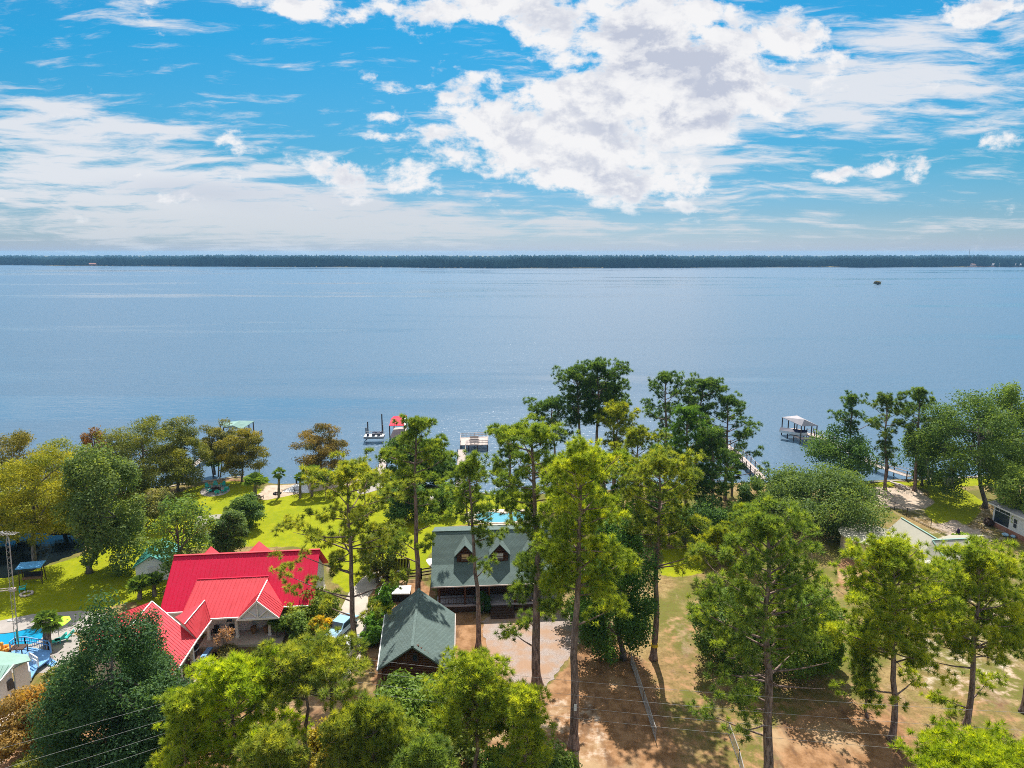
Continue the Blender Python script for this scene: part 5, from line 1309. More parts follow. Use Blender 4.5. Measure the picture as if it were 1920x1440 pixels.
# swing bench
q = gnd(62, 1092); sw = thing('porch_swing', q, 'garden swing bench with sky blue canopy on the lawn by the pond', 'swing'); f = Frame(q, R(12))
m = MB()
for x in (-1.25, 1.25):
    for y in (-.6, .6): m.beam(f(x, y, 0), f(x, y * .35, 2.2), .08)
m.beam(f(-1.25, 0, 2.15), f(1.25, 0, 2.15), .08); m.build('frame', 'rail_wood', sw)
m = MB(); m.hexa([f(-1.4, -.75, 2.15), f(1.4, -.75, 2.15), f(1.4, .75, 2.35), f(-1.4, .75, 2.35), f(-1.4, -.75, 2.24), f(1.4, -.75, 2.24), f(1.4, .75, 2.44), f(-1.4, .75, 2.44)]); m.build('canopy', 'sky_blue_paint', sw)
m = MB(); f.box(m, -1.05, 1.05, -.3, .3, .55, .68); m.build('seat', 'cushion_brown', sw)
m = MB(); f.box(m, -1.05, 1.05, .28, .4, .68, 1.25); m.build('backrest', 'black_stuff', sw)
m = MB()
for x in (-1.0, 1.0): m.beam(f(x, 0, .6), f(x, 0, 2.15), .025)
m.build('chain', 'dark_metal', sw)
q = gnd(42, 1108); c = copy_tree(ch0); c.name = 'lawn_chair'; c['label'] = 'pale turquoise chair on the lawn in front of the blue canopied swing'; c['group'] = ''; c.location = q; c.rotation_euler.z = R(-60)
del c['group']
q = gnd(50, 1115); m = MB(); rr = random.Random(4)
for i in range(10): a = i * .63; m.ball((q.x + .6 * math.cos(a), q.y + .6 * math.sin(a), .12), .18, 7, 4, .8, .2, rr)
tag(m.build('fire_ring', 'stone'), 'ring of grey stones on the lawn next to the blue canopied swing', 'fire ring')
# lattice mast
q = gnd(35, 1232); mast = thing('radio_mast', q, 'tall thin lattice radio mast with antennas rising in front of the pond', 'mast')
mt = ver(14, 1003, q.y); hh = mt.z; ln = Vector((mt.x - q.x, 0, 0)); lm = lambda z: ln * (z / hh)
m = MB(); leg = [Vector((.2 * math.cos(a), .2 * math.sin(a), 0)) for a in (R(90), R(210), R(330))]
nseg = int(hh / .55)
for L_ in leg: m.tube([q + L_, q + L_ + Vector((0, 0, hh - 1.0)) + lm(hh - 1), q + L_ * .1 + Vector((0, 0, hh)) + lm(hh)], .028, 6)
for i in range(nseg):
    z0_ = i * .55
    for a in range(3):
        m.beam(q + leg[a] + Vector((0, 0, z0_)) + lm(z0_), q + leg[(a + 1) % 3] + Vector((0, 0, z0_ + .5)) + lm(z0_ + .5), .02)
m.build('lattice', 'galvanised', mast)
tp_ = q + Vector((0, 0, hh)) + lm(hh); m = MB()
m.tube([tp_ - Vector((0, 0, .3)), tp_ + Vector((0, 0, .3))], .03, 6)
m.beam(tp_ + Vector((-1.3, .3, .1)), tp_ + Vector((.9, -.2, .1)), .05)
for i, x in enumerate((-1.1, -.7, -.35, 0, .3, .55, .75)): m.beam(tp_ + Vector((x - .1, -.7 + .06 * i, .13)), tp_ + Vector((x + .2, .7 - .06 * i, .13)), .035)
m.ball(tp_ + Vector((-.5, 0, .2)), .14); m.build('antenna', 'galvanised', mast)
mz = hh * .56; mp = q + Vector((0, 0, mz)) + lm(mz); m = MB()
m.box(mp, (.5, .4, .3)); m.beam(mp, mp + Vector((-2.2, -.1, -.25)), .07); m.beam(mp + Vector((0, 0, .2)), mp + Vector((-2.2, -.1, 0)), .06)
for i in range(6): m.beam(mp + Vector((-.4 - .3 * i, 0, -.1)), mp + Vector((-.4 - .3 * i, 0, .12)), .05)
m.build('antenna', 'dock_wood', mast)
mz = hh * .3; mp = q + Vector((0, 0, mz)) + lm(mz); m = MB(); m.beam(mp, mp + Vector((-.5, -.1, .1)), .06); m.box(mp + Vector((-.55, -.1, .12)), (.28, .16, .16)); m.build('lamp', 'white_paint', mast)
# umbrella, loungers, duck, table, bin
q = gnd(112, 1204); um = thing('patio_umbrella', q, 'lime green patio umbrella beside the kidney shaped pool', 'umbrella')
m = MB(); m.tube([q, q + Vector((0, 0, 2.3))], .03, 6); m.build('pole', 'galvanised', um)
m = MB(); n = 8; top_ = q + Vector((-.15, .1, 2.65)); rim_ = [q + Vector((-.15, .1, 2.15)) + Vector((1.35 * math.cos(R(45 * i + 20)), 1.35 * math.sin(R(45 * i + 20)), .12 * math.cos(R(45 * i)))) for i in range(n)]
m.add([top_] + rim_ + [top_ - Vector((0, 0, .04))] + [r_ - Vector((0, 0, .04)) for r_ in rim_], [(0, 1 + i, 1 + (i + 1) % n) for i in range(n)] + [(n + 1, n + 2 + (i + 1) % n, n + 2 + i) for i in range(n)] + [(1 + i, n + 2 + i, n + 2 + (i + 1) % n, 1 + (i + 1) % n) for i in range(n)]); m.build('canopy', 'lime_cloth', um)
def lounger(loc, ang, lb):
    f = Frame(loc, ang); t = thing('sun_lounger', loc, lb, 'sun lounger', 'turquoise loungers by the pool')
    m = MB(); f.box(m, -.3, .3, -.6, .6, .32, .40); m.build('seat', 'teal_paint', t)
    m = MB(); m.hexa([f(-.3, .6, .34), f(.3, .6, .34), f(.3, 1.2, .85), f(-.3, 1.2, .85), f(-.3, .55, .41), f(.3, .55, .41), f(.3, 1.15, .92), f(-.3, 1.15, .92)]); m.build('backrest', 'teal_paint', t)
    for x in (-.27, .27):
        for y in (-.5, .5): m = MB(); m.beam(f(x, y, 0), f(x, y, .33), .06); m.build('leg', 'teal_paint', t)
lounger(gnd(102, 1208), R(-55), 'turquoise sun lounger nearer the cabbage palm by the pool'); lounger(gnd(116, 1203), R(-55), 'turquoise sun lounger under the lime umbrella')
q = W(37, 1226, DZ); tb = thing('patio_table', q, 'dark square table on the blue deck beside the pool', 'table')
m = MB(); m.box((q.x, q.y, DZ + .74), (1.3, 1.0, .08), .1); m.build('tabletop', 'rail_wood', tb)
for sx_ in (-.55, .55):
    for sy_ in (-.4, .4): m = MB(); m.beam((q.x + sx_, q.y + sy_, DZ), (q.x + sx_, q.y + sy_, DZ + .7), .08); m.build('leg', 'rail_wood', tb)
m = MB(); m.tube([q + Vector((0, 0, .7)), q + Vector((0, 0, 2.7))], .035, 6); m.tube([q + Vector((0, 0, 1.5)), q + Vector((0, 0, 2.6))], [.1, .05], 8); m.build('closed_umbrella', 'teal_metal', tb)
q = W(10, 1219, .1); dk_ = thing('duck_float', q, 'orange and yellow duck shaped float at the pool edge', 'pool float')
m = MB(); n = 12
for i in range(n):
    a0, a1 = 2 * math.pi * i / n, 2 * math.pi * (i + 1) / n; m.tube([q + Vector((.45 * math.cos(a0), .45 * math.sin(a0), .2)), q + Vector((.45 * math.cos(a1), .45 * math.sin(a1), .2))], .2, 7)
m.build('ring', 'orange_plastic', dk_)
m = MB(); m.tube([q + Vector((0, -.3, .3)), q + Vector((0, -.35, .8))], [.17, .12], 8); m.ball(q + Vector((0, -.4, .95)), .2); m.build('head', 'orange_plastic', dk_)
q = gnd(1, 1318); bn = thing('wheelie_bin', q, 'brown bin with blue lid at the left edge below the pool house', 'bin')
m = MB(); m.hexa([Vector((q.x + a, q.y + b, z_)) for z_, s_ in ((.05, .26), (1.0, .33)) for a, b in ((-s_, -s_), (s_, -s_), (s_, s_), (-s_, s_))]); m.build('bin_body', 'bin_brown', bn)
m = MB(); m.box((q.x, q.y, 1.05), (.72, .72, .09)); m.build('lid', 'blue_plastic', bn)
# folded purple bundle + wood ramp + small things on the right
q = gnd(1795, 1012); m = MB(); m.tube([q, q + Vector((0, 0, .25)), q + Vector((.03, 0, .9)), q + Vector((0, 0, 1.45)), q + Vector((0, 0, 1.7))], [.16, .24, .28, .18, .05], 9)
tag(m.build('folded_umbrella', 'purple_cloth'), 'dark purple upright bundle at the lower end of the dark wire fence', 'bundle')
wr_ = thing('wooden_steps', gnd(1690, 912), 'grey timber steps leading from the sand up to the long pier', 'steps')
m = MB()
for i in range(6): a = gnd(1680 + 3 * i, 906 + 1.6 * i, .45 - .06 * i); m.box(a, (.5, 2.0, .12), .6)
m.beam(gnd(1678, 909, .4), gnd(1696, 918, .15), .12, .5); m.build('step_boards', 'dock_wood', wr_)
q = gnd(1852, 986); m = MB(); rr = random.Random(8); m.ball(q + Vector((0, 0, .6)), .7, 10, 7, .9, .15, rr); tag(m.build('water_barrel', 'dark_wood'), 'dark rounded heap beside the corner of the white house', 'heap')
q = gnd(1885, 1006); m = MB(); m.ball(q + Vector((0, 0, .3)), .45, 10, 6, .6, .12, rr); m.ball(q + Vector((.8, -.4, .2)), .35, 10, 6, .6, .12, rr); tag(m.build('blue_tarp', 'car_blue'), 'blue tarp heap against the brick base of the white house', 'tarp')
m = MB(); rr = random.Random(12)
for i, (x, y) in enumerate(((784, 940), (792, 938), (801, 941), (810, 937), (818, 940), (826, 938))):
    q = gnd(x, y); tag(MB().ball(q + Vector((0, 0, .22)), rr.uniform(.3, .55), 8, 5, .7, .25, rr).build('boulder', 'pale_stone'), 'grey garden boulder in the short row on the lawn behind the cabin', 'boulder', 'boulders on the cabin lawn')
for i, (x, y) in enumerate(((8, 1362), (22, 1372), (10, 1386), (28, 1392), (4, 1402))):
    q = gnd(x, y); tag(MB().ball(q + Vector((0, 0, .25)), rr.uniform(.4, .7), 9, 6, .6, .25, rr).build('rock', 'pale_stone'), 'pale rock in the heap under the orange shrub', 'rock', 'pale rocks at the bottom left')
# porch furniture of the red house
for x, y, lb in ((476, 1187, 'brown pot by the columns of the gabled porch'), (500, 1186, 'brown pot right of the porch door of the red roofed house')):
    q = gnd(x, y, .28); m = MB(); m.tube([q, q + Vector((0, 0, .35)), q + Vector((0, 0, .75))], [.22, .34, .30], 10); tag(m.build('plant_pot', 'cushion_brown'), lb, 'plant pot')
for x, y, lb in ((404, 1190, 'dark porch chair under the bay windows, left one'), (432, 1188, 'dark porch chair under the bay windows, right one'), (365, 1226, 'dark chair standing on the breezeway of the red roofed house')):
    q = gnd(x, y, .28); c = copy_tree(ch0); c.name = 'porch_chair'; c['label'] = lb; c['group'] = 'dark porch chairs'; c.location = q; c.rotation_euler.z = 0
    for k_ in [o for o in bpy.data.objects if o.parent == c]: k_.data = k_.data.copy(); k_.data.materials[0] = MAT['black_stuff']
q = gnd(331, 1280, .12); gr_ = thing('kettle_grill', q, 'black covered grill under the red garage wing eave', 'grill')
m = MB(); m.ball(q + Vector((0, 0, .85)), .42, 12, 8, .9); m.build('bowl', 'black_stuff', gr_); m = MB()
for a in (0, 2.1, 4.2): m.beam(q + Vector((.35 * math.cos(a), .35 * math.sin(a), 0)), q + Vector((.2 * math.cos(a), .2 * math.sin(a), .6)), .04)
m.build('leg', 'dark_metal', gr_)

# ------------------------------------------------------------------ far shore houses and mast
FH = [(1823, 495.6, 'white_paint', 'far_roof', 8, 'tiny pale house at the left end of the far shore row'), (1850, 495.0, 'white_paint', 'white_paint', 7, 'tiny white roofed house second along the far shore row'), (1869, 495.6, 'white_paint', 'grey_metal_roof', 12, 'long low grey roofed house in the far shore row'),
      (1891, 495.4, 'beige_wall', 'white_paint', 6, 'tiny house with pointed white roof in the far shore row'), (1910, 495.6, 'white_paint', 'grey_metal_roof', 9, 'tiny house with broad pale roof at the right end of the far row')]
for x, y, wm, rmn, w_, lb in FH:
    q = gnd(x, y + 3.6, 1.3); q = Vector((q.x, q.y, 1.3)); f = Frame(q, 0); t = thing('lake_house', q, lb, 'house', 'houses on the far shore')
    s_ = 1.35; w_ *= s_
    m = MB(); f.box(m, -w_, w_, 0, 8, 0, 4.2); m.build('wall', wm, t)
    m = MB(); m.slab([f(-w_ - .8, -.8, 4.0), f(w_ + .8, -.8, 4.0), f(w_ * .6, 4, 8), f(-w_ * .6, 4, 8)], .3); m.slab([f(w_ + .8, 8.8, 4.0), f(-w_ - .8, 8.8, 4.0), f(-w_ * .6, 4, 8.01), f(w_ * .6, 4, 8.01)], .3); m.slab([f(-w_ - .8, 8.8, 4), f(-w_ - .8, -.8, 4), f(-w_ * .6, 4, 7.99)], .3); m.slab([f(w_ + .8, -.8, 4), f(w_ + .8, 8.8, 4), f(w_ * .6, 4, 7.98)], .3); m.build('roof', rmn, t)
q = gnd(170, 499, .5); q = gnd(168, 498.2, .3); f = Frame(q + Vector((0, 14, 1)), 0); t = thing('lake_house', q, 'tiny reddish house alone at the waterline of the left far shore', 'house', 'houses on the far shore')
m = MB(); f.box(m, -10, 10, 0, 8, 0, 4); m.build('wall', 'brick_red', t); m = MB(); m.slab([f(-11, -1, 4), f(11, -1, 4), f(11, 4, 7), f(-11, 4, 7)], .3); m.slab([f(11, 9, 4), f(-11, 9, 4), f(-11, 4, 7.01), f(11, 4, 7.01)], .3); m.build('roof', 'brick_red', t)
q = ver(1817, 480, 2600); m = MB()
for a in (0, 2.09, 4.19): m.tube([Vector((q.x + 1.2 * math.cos(a), q.y + 1.2 * math.sin(a), 0)), Vector((q.x + .3 * math.cos(a), q.y + .3 * math.sin(a), 54))], .25, 4)
for i in range(18): m.beam((q.x - 1, q.y, i * 3), (q.x + 1, q.y, i * 3 + 3), .15)
tag(m.build('far_mast', 'galvanised'), 'thin mast rising above the right end of the far forest', 'mast')

# ------------------------------------------------------------------ power line
pq = gnd(622, 1452); pole = thing('utility_pole', pq, 'wooden utility pole hidden among the bottom pines carrying four wires', 'utility pole')
pt = ver(622, 1222, pq.y); m = MB(); m.tube([pq, Vector((pt.x, pt.y, pt.z + .4))], [.17, .11], 8); m.build('pole_shaft', 'grey_bark', pole)
WL_ = [((622, 1229), (0, 1397), (1440, 1293), (1678, 1310)), ((622, 1252), (0, 1436), (1440, 1324), (1690, 1342)), ((622, 1273), (82, 1440), (1440, 1348), (1690, 1368)), ((622, 1291), (160, 1440), (1440, 1372), (1690, 1391))]
WN = ['topmost', 'second from top', 'third from top', 'lowest']
for i, (c_, l_, r_, r2_) in enumerate(WL_):
    P0 = ver(c_[0], c_[1], pq.y); zz = P0.z
    PL_ = gnd(l_[0], l_[1], zz - .2); PR_ = gnd(r_[0], r_[1], zz - .35); PR2 = gnd(r2_[0], r2_[1], zz - .2)
    dl = (PL_ - P0); dr = (PR2 - P0)
    m = MB(); pts = []
    for k in range(-10, 1): t = -k / 10; pts.append(P0 + dl * (t * 2.2) - Vector((0, 0, 1.0 * (t * (1 - t)))) )
    for k in range(1, 15): t = k / 10; pts.append(P0 + dr * t - Vector((0, 0, 1.3 * t * (1.4 - t))))
    m.tube(pts, .009, 5); tag(m.build('power_line', 'galvanised'), f'{WN[i]} of the four pale wires crossing the bottom of the scene', 'wire', 'overhead wires')

# ------------------------------------------------------------------ trees and shrubs
BRIGHT, MID, OLIVE, SHORE = (.132, .166, .020), (.085, .122, .026), (.118, .142, .026), (.042, .076, .026)
OAK, OAKL, HOLLY = (.042, .078, .022), (.075, .115, .030), (.027, .056, .023)
CYP, CYPG, RUST = (.122, .124, .012), (.095, .108, .016), (.115, .060, .018)
def band_yellow(t, B, tp, ra):
    m = MB(); z = 1.6; h_ = 24.0
    m.tube([Vector(tp(z / h_)) + B, Vector(tp((z + .35) / h_)) + B], ra(.1) * 1.18, 10); m.build('tape_band', 'yellow_band', t)
def sign_small(t, B, tp, ra):
    m = MB(); p = Vector(tp(.16)) + B; m.box(p + Vector((0, -ra(.16) - .02, 0)), (.22, .05, .6)); m.build('number_plate', 'white_paint', t)

# -- pines standing round the cabin and the drive
pine((664, 1228), (648, 856), 1090, 255, OLIVE, 'open crowned pine with long bare limbs between the red house and the garage', 11, 32, 1.0, 'open', extra=[(545, 985, 5), (530, 1075, 4), (575, 1100, 4), (735, 1000, 5), (745, 1085, 5), (600, 1130, 4), (700, 1140, 5), (560, 1040, 3)])
pine((783, 1128), (778, 778), 955, 142, MID, 'tall pine rising behind the ridge of the log garage', 12, 32, 1.15, 'open', extra=[(830, 850, 5), (710, 850, 4), (725, 905, 3), (750, 1010, 7), (800, 1020, 6), (730, 1030, 5), (815, 980, 4)])
pine((897, 1216), (878, 850), 1000, 120, MID, 'slim pine directly in front of the cabin porch with its lowest tuft over the dormers', 13, 20, .9, 'open', extra=[(932, 1000, 4), (902, 1008, 6), (904, 1045, 3), (908, 1066, 3), (930, 960, 4)], tr=.85)
pine((1007, 1286), (1000, 786), 1020, 195, MID, 'thick trunked tall pine in front of the right half of the cabin', 14, 36, 1.15, 'open', extra=[(988, 1062, 8), (1040, 1050, 10), (1012, 1090, 12), (1032, 1130, 11), (990, 1160, 7), (960, 1185, 4), (935, 940, 5), (1065, 990, 7), (1008, 1045, 9), (1045, 1095, 9), (980, 1110, 7), (1020, 1010, 8)], tr=1.15)
pine((1075, 1402), (1090, 826), 1110, 210, BRIGHT, 'tall bright pine right of the driveway carrying a small white plate', 15, 44, 1.2, 'open', extra=[(1150, 1140, 9), (1120, 1110, 8), (1045, 1090, 8), (1160, 1060, 8), (1030, 1040, 6), (1130, 1030, 8), (1060, 1000, 6)], band=sign_small)
pine((1225, 1236), (1240, 843), 1030, 195, OLIVE, 'straight pine with a yellow band round its trunk near the fence', 16, 34, 1.1, 'open', extra=[(1300, 985, 5), (1305, 1040, 4), (1180, 1000, 4), (1290, 1055, 2)], band=band_yellow)
pine((1440, 1462), (1440, 936), 1300, 280, MID, 'large dense pine at lower right with dead grey lower limbs', 17, 60, 1.15, 'dense', extra=[(1330, 1340, 4), (1385, 1325, 5), (1390, 1290, 4), (1350, 1260, 4), (1395, 1370, 3)], tr=1.15, bare=.13)
pine((1672, 1388), (1676, 998), 1262, 240, BRIGHT, 'rounded bright pine in front of the beige house', 18, 54, 1.25, 'dense', extra=[(1600, 1200, 5), (1560, 1180, 5), (1620, 1290, 3), (1690, 1310, 4), (1720, 1270, 5)])
pine((1812, 1362), (1842, 1008), 1250, 240, BRIGHT, 'leaning bright pine second from the right edge', 19, 54, 1.25, 'dense', extra=[(1770, 1310, 4), (1850, 1280, 5), (1745, 1240, 4), (1900, 1180, 5), (1800, 1330, 2)])
pine((1917, 1335), (1945, 1050), 1240, 120, MID, 'pine cut by the right edge with its trunk leaning right', 20, 30, 1.1, 'dense')
pine((1626, 1345), (1612, 1180), 1320, 70, MID, 'young slender pine left of the rounded bright pine', 21, 26, .8, 'open', tr=.7)
# -- bright foreground pines along the bottom
pine((440, 1520), (432, 1206), 1480, 270, (.160, .205, .014), 'glowing yellow green pine at the bottom in front of the red garage wing', 31, 60, 1.35, 'dense')
pine((578, 1500), (570, 1178), 1345, 246, OLIVE, 'olive pine with bare lower trunk at the bottom between the red house and the garage', 32, 44, 1.1, 'dense', extra=[(500, 1300, 6), (650, 1250, 6)])
pine((892, 1500), (895, 1214), 1420, 228, BRIGHT, 'round topped bright pine at the bottom in front of the gravel drive', 33, 54, 1.3, 'dense')
pine((700, 1560), (700, 1290), 1500, 204, (.100, .128, .020), 'smaller bushy pine at the bottom below the garage', 34, 40, 1.3, 'dense')
pine((985, 1540), (985, 1285), 1470, 132, BRIGHT, 'narrow bright pine at the bottom right of the round topped pine', 35, 30, 1.3, 'dense', tr=.7)
pine((350, 1560), (345, 1290), 1520, 132, BRIGHT, 'small bright pine below the left end of the walk', 36, 30, 1.3, 'dense', tr=.7)
pine((1850, 1660), (1850, 1352), 1600, 324, (.135, .175, .010), 'broad bright pine filling the bottom right corner', 37, 56, 1.3, 'dense')
pine((500, 1610), (510, 1345), 1560, 180, OLIVE, 'low olive pine between two taller pines at the bottom edge', 38, 36, 1.3, 'dense', tr=.7)
pine((800, 1620), (800, 1365), 1560, 180, MID, 'deep green young pine at the bottom edge under the garage gable', 39, 36, 1.3, 'dense', tr=.7)
pine((630, 1570), (640, 1330), 1560, 144, OLIVE, 'small olive pine beside the utility pole', 40, 30, 1.25, 'dense', tr=.7)
# -- shoreline pines of the centre
pine((1092, 934), (1080, 692), 800, 110, SHORE, 'dark shoreline pine at the left of the tallest central cluster', 51, 36, 1.25, 'open', z0=-.2)
pine((1118, 932), (1122, 674), 800, 120, SHORE, 'tallest dark pine of the central cluster against the lake', 52, 38, 1.25, 'open', z0=-.2, extra=[(1165, 692, 8), (1155, 715, 6)])
pine((1150, 925), (1150, 716), 800, 100, (.050, .085, .030), 'grey green shoreline pine at the right of the tallest central cluster', 53, 32, 1.2, 'dense', z0=-.2)
pine((1040, 936), (1035, 748), 830, 110, SHORE, 'short dark pine spreading low at the left foot of the central cluster', 54, 28, 1.2, 'open')
pine((1150, 955), (1158, 756), 850, 110, (.115, .135, .018), 'yellowish pine in front of the central cluster', 55, 28, .9, 'open')
pine((1246, 930), (1250, 694), 860, 115, SHORE, 'umbrella shaped dark pine rising alone right of the central cluster', 56, 36, 1.15, 'open')
pine((1300, 928), (1318, 708), 800, 100, SHORE, 'dark pine with a long limb stretching right over the lake', 57, 24, 1.0, 'open', extra=[(1340, 718, 5), (1352, 730, 3), (1300, 730, 4)])
pine((1360, 938), (1366, 736), 900, 135, SHORE, 'dark pine with clear trunk nearest the hidden pier', 58, 38, 1.1, 'open', extra=[(1415, 850, 4), (1435, 880, 3), (1405, 790, 4)])
pine((1285, 985), (1290, 760), 930, 130, (.050, .098, .022), 'bushy mid green pine before the umbrella shaped pine', 59, 44, 1.3, 'dense')
pine((1335, 990), (1335, 800), 950, 110, SHORE, 'dark bushy pine hiding the start of the middle pier', 60, 40, 1.3, 'dense')
pine((960, 1010), (952, 795), 960, 90, MID, 'mid green pine left of the thick trunked pine behind the cabin', 61, 30, 1.0, 'open')
pine((1130, 1030), (1135, 850), 990, 150, (.095, .150, .016), 'spreading lime tinted pine behind the right end of the cabin', 62, 40, 1.35, 'open')
pine((1195, 1000), (1195, 800), 950, 110, (.100, .125, .022), 'olive pine between the umbrella shaped pine and the banded pine', 63, 30, 1.0, 'open')
pine((880, 1015), (868, 870), 960, 100, MID, 'low crooked pine beside the long dock in front of the lawn', 64, 22, .95, 'open', tr=.8, extra=[(840, 905, 4), (930, 890, 4)])
pine((684, 945), (684, 878), 925, 50, (.090, .120, .022), 'little pine beside the white curved path', 65, 16, .9, 'open', tr=.7)
pine((1080, 1010), (1080, 880), 990, 130, BRIGHT, 'bright low pine behind the tall plated pine', 66, 30, 1.2, 'dense')
pine((1350, 1090), (1345, 985), 1080, 120, (.115, .140, .016), 'yellow green pine left of the large dense pine', 67, 30, 1.15, 'dense')
pine((1400, 1075), (1395, 950), 1060, 110, (.105, .140, .018), 'light green pine top showing just left of the round willow oak', 68, 28, 1.2, 'dense')
# -- right hand shore trees
pine((1590, 895), (1598, 738), 815, 72, SHORE, 'thin topped pine with bare side branches left of the long pier', 71, 22, .9, 'open', extra=[(1560, 778, 2), (1640, 790, 3)], z0=-.3)
broad((1588, 900), (1586, 798), 895, 112, OAK, 'dark moss hung oak at the foot of the thin topped pine', 72, 44, 150, name='oak_tree', moss=14, flat=1.0)
pine((1659, 918), (1662, 737), 872, 78, (.055, .085, .025), 'tall straight pine standing on the pale sand by the long pier', 73, 30, 1.0, 'open')
pine((1714, 920), (1726, 728), 860, 95, (.052, .085, .026), 'broad moss draped pine leaning right on the sand', 74, 40, 1.2, 'open')
broad((1728, 910), (1740, 800), 902, 100, OAK, 'moss draped oak right behind the leaning pine on the sand', 75, 34, 110, moss=42, name='oak_tree')
broad((1846, 952), (1832, 734), 915, 168, (.046, .076, .020), 'huge spreading live oak with hanging moss near the white house', 76, 90, 190, moss=46, name='oak_tree', flat=.9)
broad((1905, 938), (1905, 716), 900, 90, (.070, .105, .022), 'tall green oak at the right edge behind the white house', 77, 60, 170, moss=10, name='oak_tree')
broad((1925, 1000), (1915, 868), 975, 75, (.095, .135, .030), 'pale green young tree partly hiding the white house', 78, 34, 150, name='young_tree')
broad((1545, 992), (1540, 866), 990, 205, (.056, .086, .027), 'wide round willow oak left of the beige house', 79, 100, 210, name='oak_tree', flat=.9, shape='round', multi=3)
broad((1418, 985), (1418, 892), 985, 66, (.060, .095, .030), 'small round oak at the shore end of the middle pier', 80, 34, 150, name='oak_tree')
broad((1500, 1262), (1482, 1075), 1250, 165, (.055, .095, .020), 'dark leafy tree behind the right of the large dense pine', 81, 70, 190, name='oak_tree', tint0=.5)
broad((1370, 1250), (1372, 1090), 1245, 120, (.050, .085, .022), 'dark leafy tree behind the left of the large dense pine', 82, 50, 180, name='oak_tree')
broad((1168, 1236), (1148, 972), 1222, 132, (.038, .080, .020), 'dense dark evergreen beside the right side of the cabin', 83, 85, 210, name='evergreen_tree', leaf=(.14, .08))
broad((1110, 1165), (1100, 1040), 1160, 100, (.050, .100, .020), 'leafy evergreen hiding the right corner of the cabin porch', 84, 40, 180, name='evergreen_tree')
broad((1240, 1010), (1240, 900), 1005, 100, OAK, 'dark undergrowth oak beneath the banded pine', 85, 40, 160, name='oak_tree')
broad((1330, 1030), (1330, 930), 1025, 120, OAK, 'low dark oak in the shade behind the yellow green pine', 86, 44, 160, name='oak_tree')
# -- left hand trees
broad((168, 1074), (200, 828), 1055, 134, (.070, .098, .030), 'big grey green hardwood with clear trunk beside the pond', 91, 80, 190, name='hardwood_tree', leaf=(.16, .10), multi=1)
broad((335, 1096), (330, 925), 1085, 106, (.062, .100, .024), 'loose airy hardwood behind the red roof and the teal shed', 92, 42, 100, name='hardwood_tree', leaf=(.16, .10))
broad((425, 1040), (424, 952), 1038, 66, (.055, .085, .026), 'rounded dense shrub behind the red ridge', 93, 40, 190, name='shrub', cat='shrub')
broad((462, 990), (464, 926), 988, 52, (.055, .090, .026), 'dark rounded shrub at the edge of the bright lawn', 94, 30, 180, name='shrub', cat='shrub')
broad((448, 985), (446, 932), 984, 40, (.085, .115, .026), 'lighter shrub leaning on the dark one at the lawn edge', 95, 22, 160, name='shrub', cat='shrub')
broad((66, 1064), (58, 842), 1010, 150, CYP, 'golden cypress standing in front of the pond', 96, 90, 170, name='cypress_tree', leaf=(.18, .045), flat=.62, droop=.4)
broad((120, 990), (112, 815), 975, 120, CYPG, 'olive gold cypress behind the pond', 97, 64, 150, name='cypress_tree', leaf=(.18, .045), flat=.65, droop=.4)
broad((25, 985), (20, 802), 950, 110, (.10, .088, .018), 'rust tinged cypress at the left edge by the lake', 98, 64, 150, name='cypress_tree', leaf=(.18, .045), flat=.65, droop=.4)
broad((-30, 1030), (-15, 870), 1010, 110, CYPG, 'cypress cut by the left edge beside the pond', 99, 54, 150, name='cypress_tree', leaf=(.18, .045), flat=.65, shape='cone')
broad((180, 935), (176, 797), 900, 54, RUST, 'narrow rusty brown cypress peeping above the grey green hardwood', 100, 36, 140, name='cypress_tree', leaf=(.18, .045), flat=.7, shape='cone')
broad((268, 938), (266, 780), 925, 140, (.070, .080, .018), 'broad olive brown cypress at the waterline', 101, 100, 160, name='cypress_tree', leaf=(.18, .045), flat=.62, droop=.5, moss=14)
broad((336, 918), (340, 779), 906, 84, (.070, .080, .020), 'olive cypress with twin bare trunks at the shore', 102, 66, 150, name='cypress_tree', leaf=(.18, .045), flat=.62, droop=.5, multi=2, moss=16)
broad((408, 896), (404, 787), 862, 58, (.078, .078, .022), 'brownish cypress standing in the water near the boathouse', 103, 40, 130, name='cypress_tree', leaf=(.18, .045), flat=.65, droop=.5, multi=3, moss=18, z0=-.6)
broad((454, 904), (452, 802), 884, 78, (.09, .085, .016), 'golden brown cypress on the lawn tip below the boathouse', 104, 54, 150, name='cypress_tree', leaf=(.18, .045), flat=.62, droop=.5, moss=12)
broad((601, 900), (600, 793), 885, 86, (.088, .068, .022), 'lone rusty brown cypress on the beach', 105, 50, 150, name='cypress_tree', leaf=(.18, .045), flat=.62, droop=.5, moss=16)
broad((225, 965), (228, 872), 960, 84, (.090, .100, .020), 'low olive tree under the broad cypress', 106, 36, 140, name='understorey_tree')
broad((290, 990), (292, 912), 985, 70, (.085, .090, .034), 'pale twiggy tree between the hardwood and the lawn', 107, 30, 90, name='understorey_tree')
broad((130, 1000), (140, 930), 995, 80, (.115, .120, .018), 'yellowish bush on the far bank of the pond', 108, 30, 150, name='shrub', cat='shrub')
broad((10, 1010), (10, 950), 1005, 90, (.105, .110, .020), 'olive bush at the left end of the pond', 109, 30, 150, name='shrub', cat='shrub')
broad((762, 912), (778, 812), 905, 96, (.045, .080, .022), 'glossy dark sweetgum at the shore behind the tall garage pine', 110, 60, 150, name='sweetgum_tree', leaf=(.17, .12))
broad((820, 905), (820, 850), 905, 70, (.045, .080, .022), 'lower dark tree on the shore right of the sweetgum', 111, 26, 130, name='understorey_tree', leaf=(.17, .12))
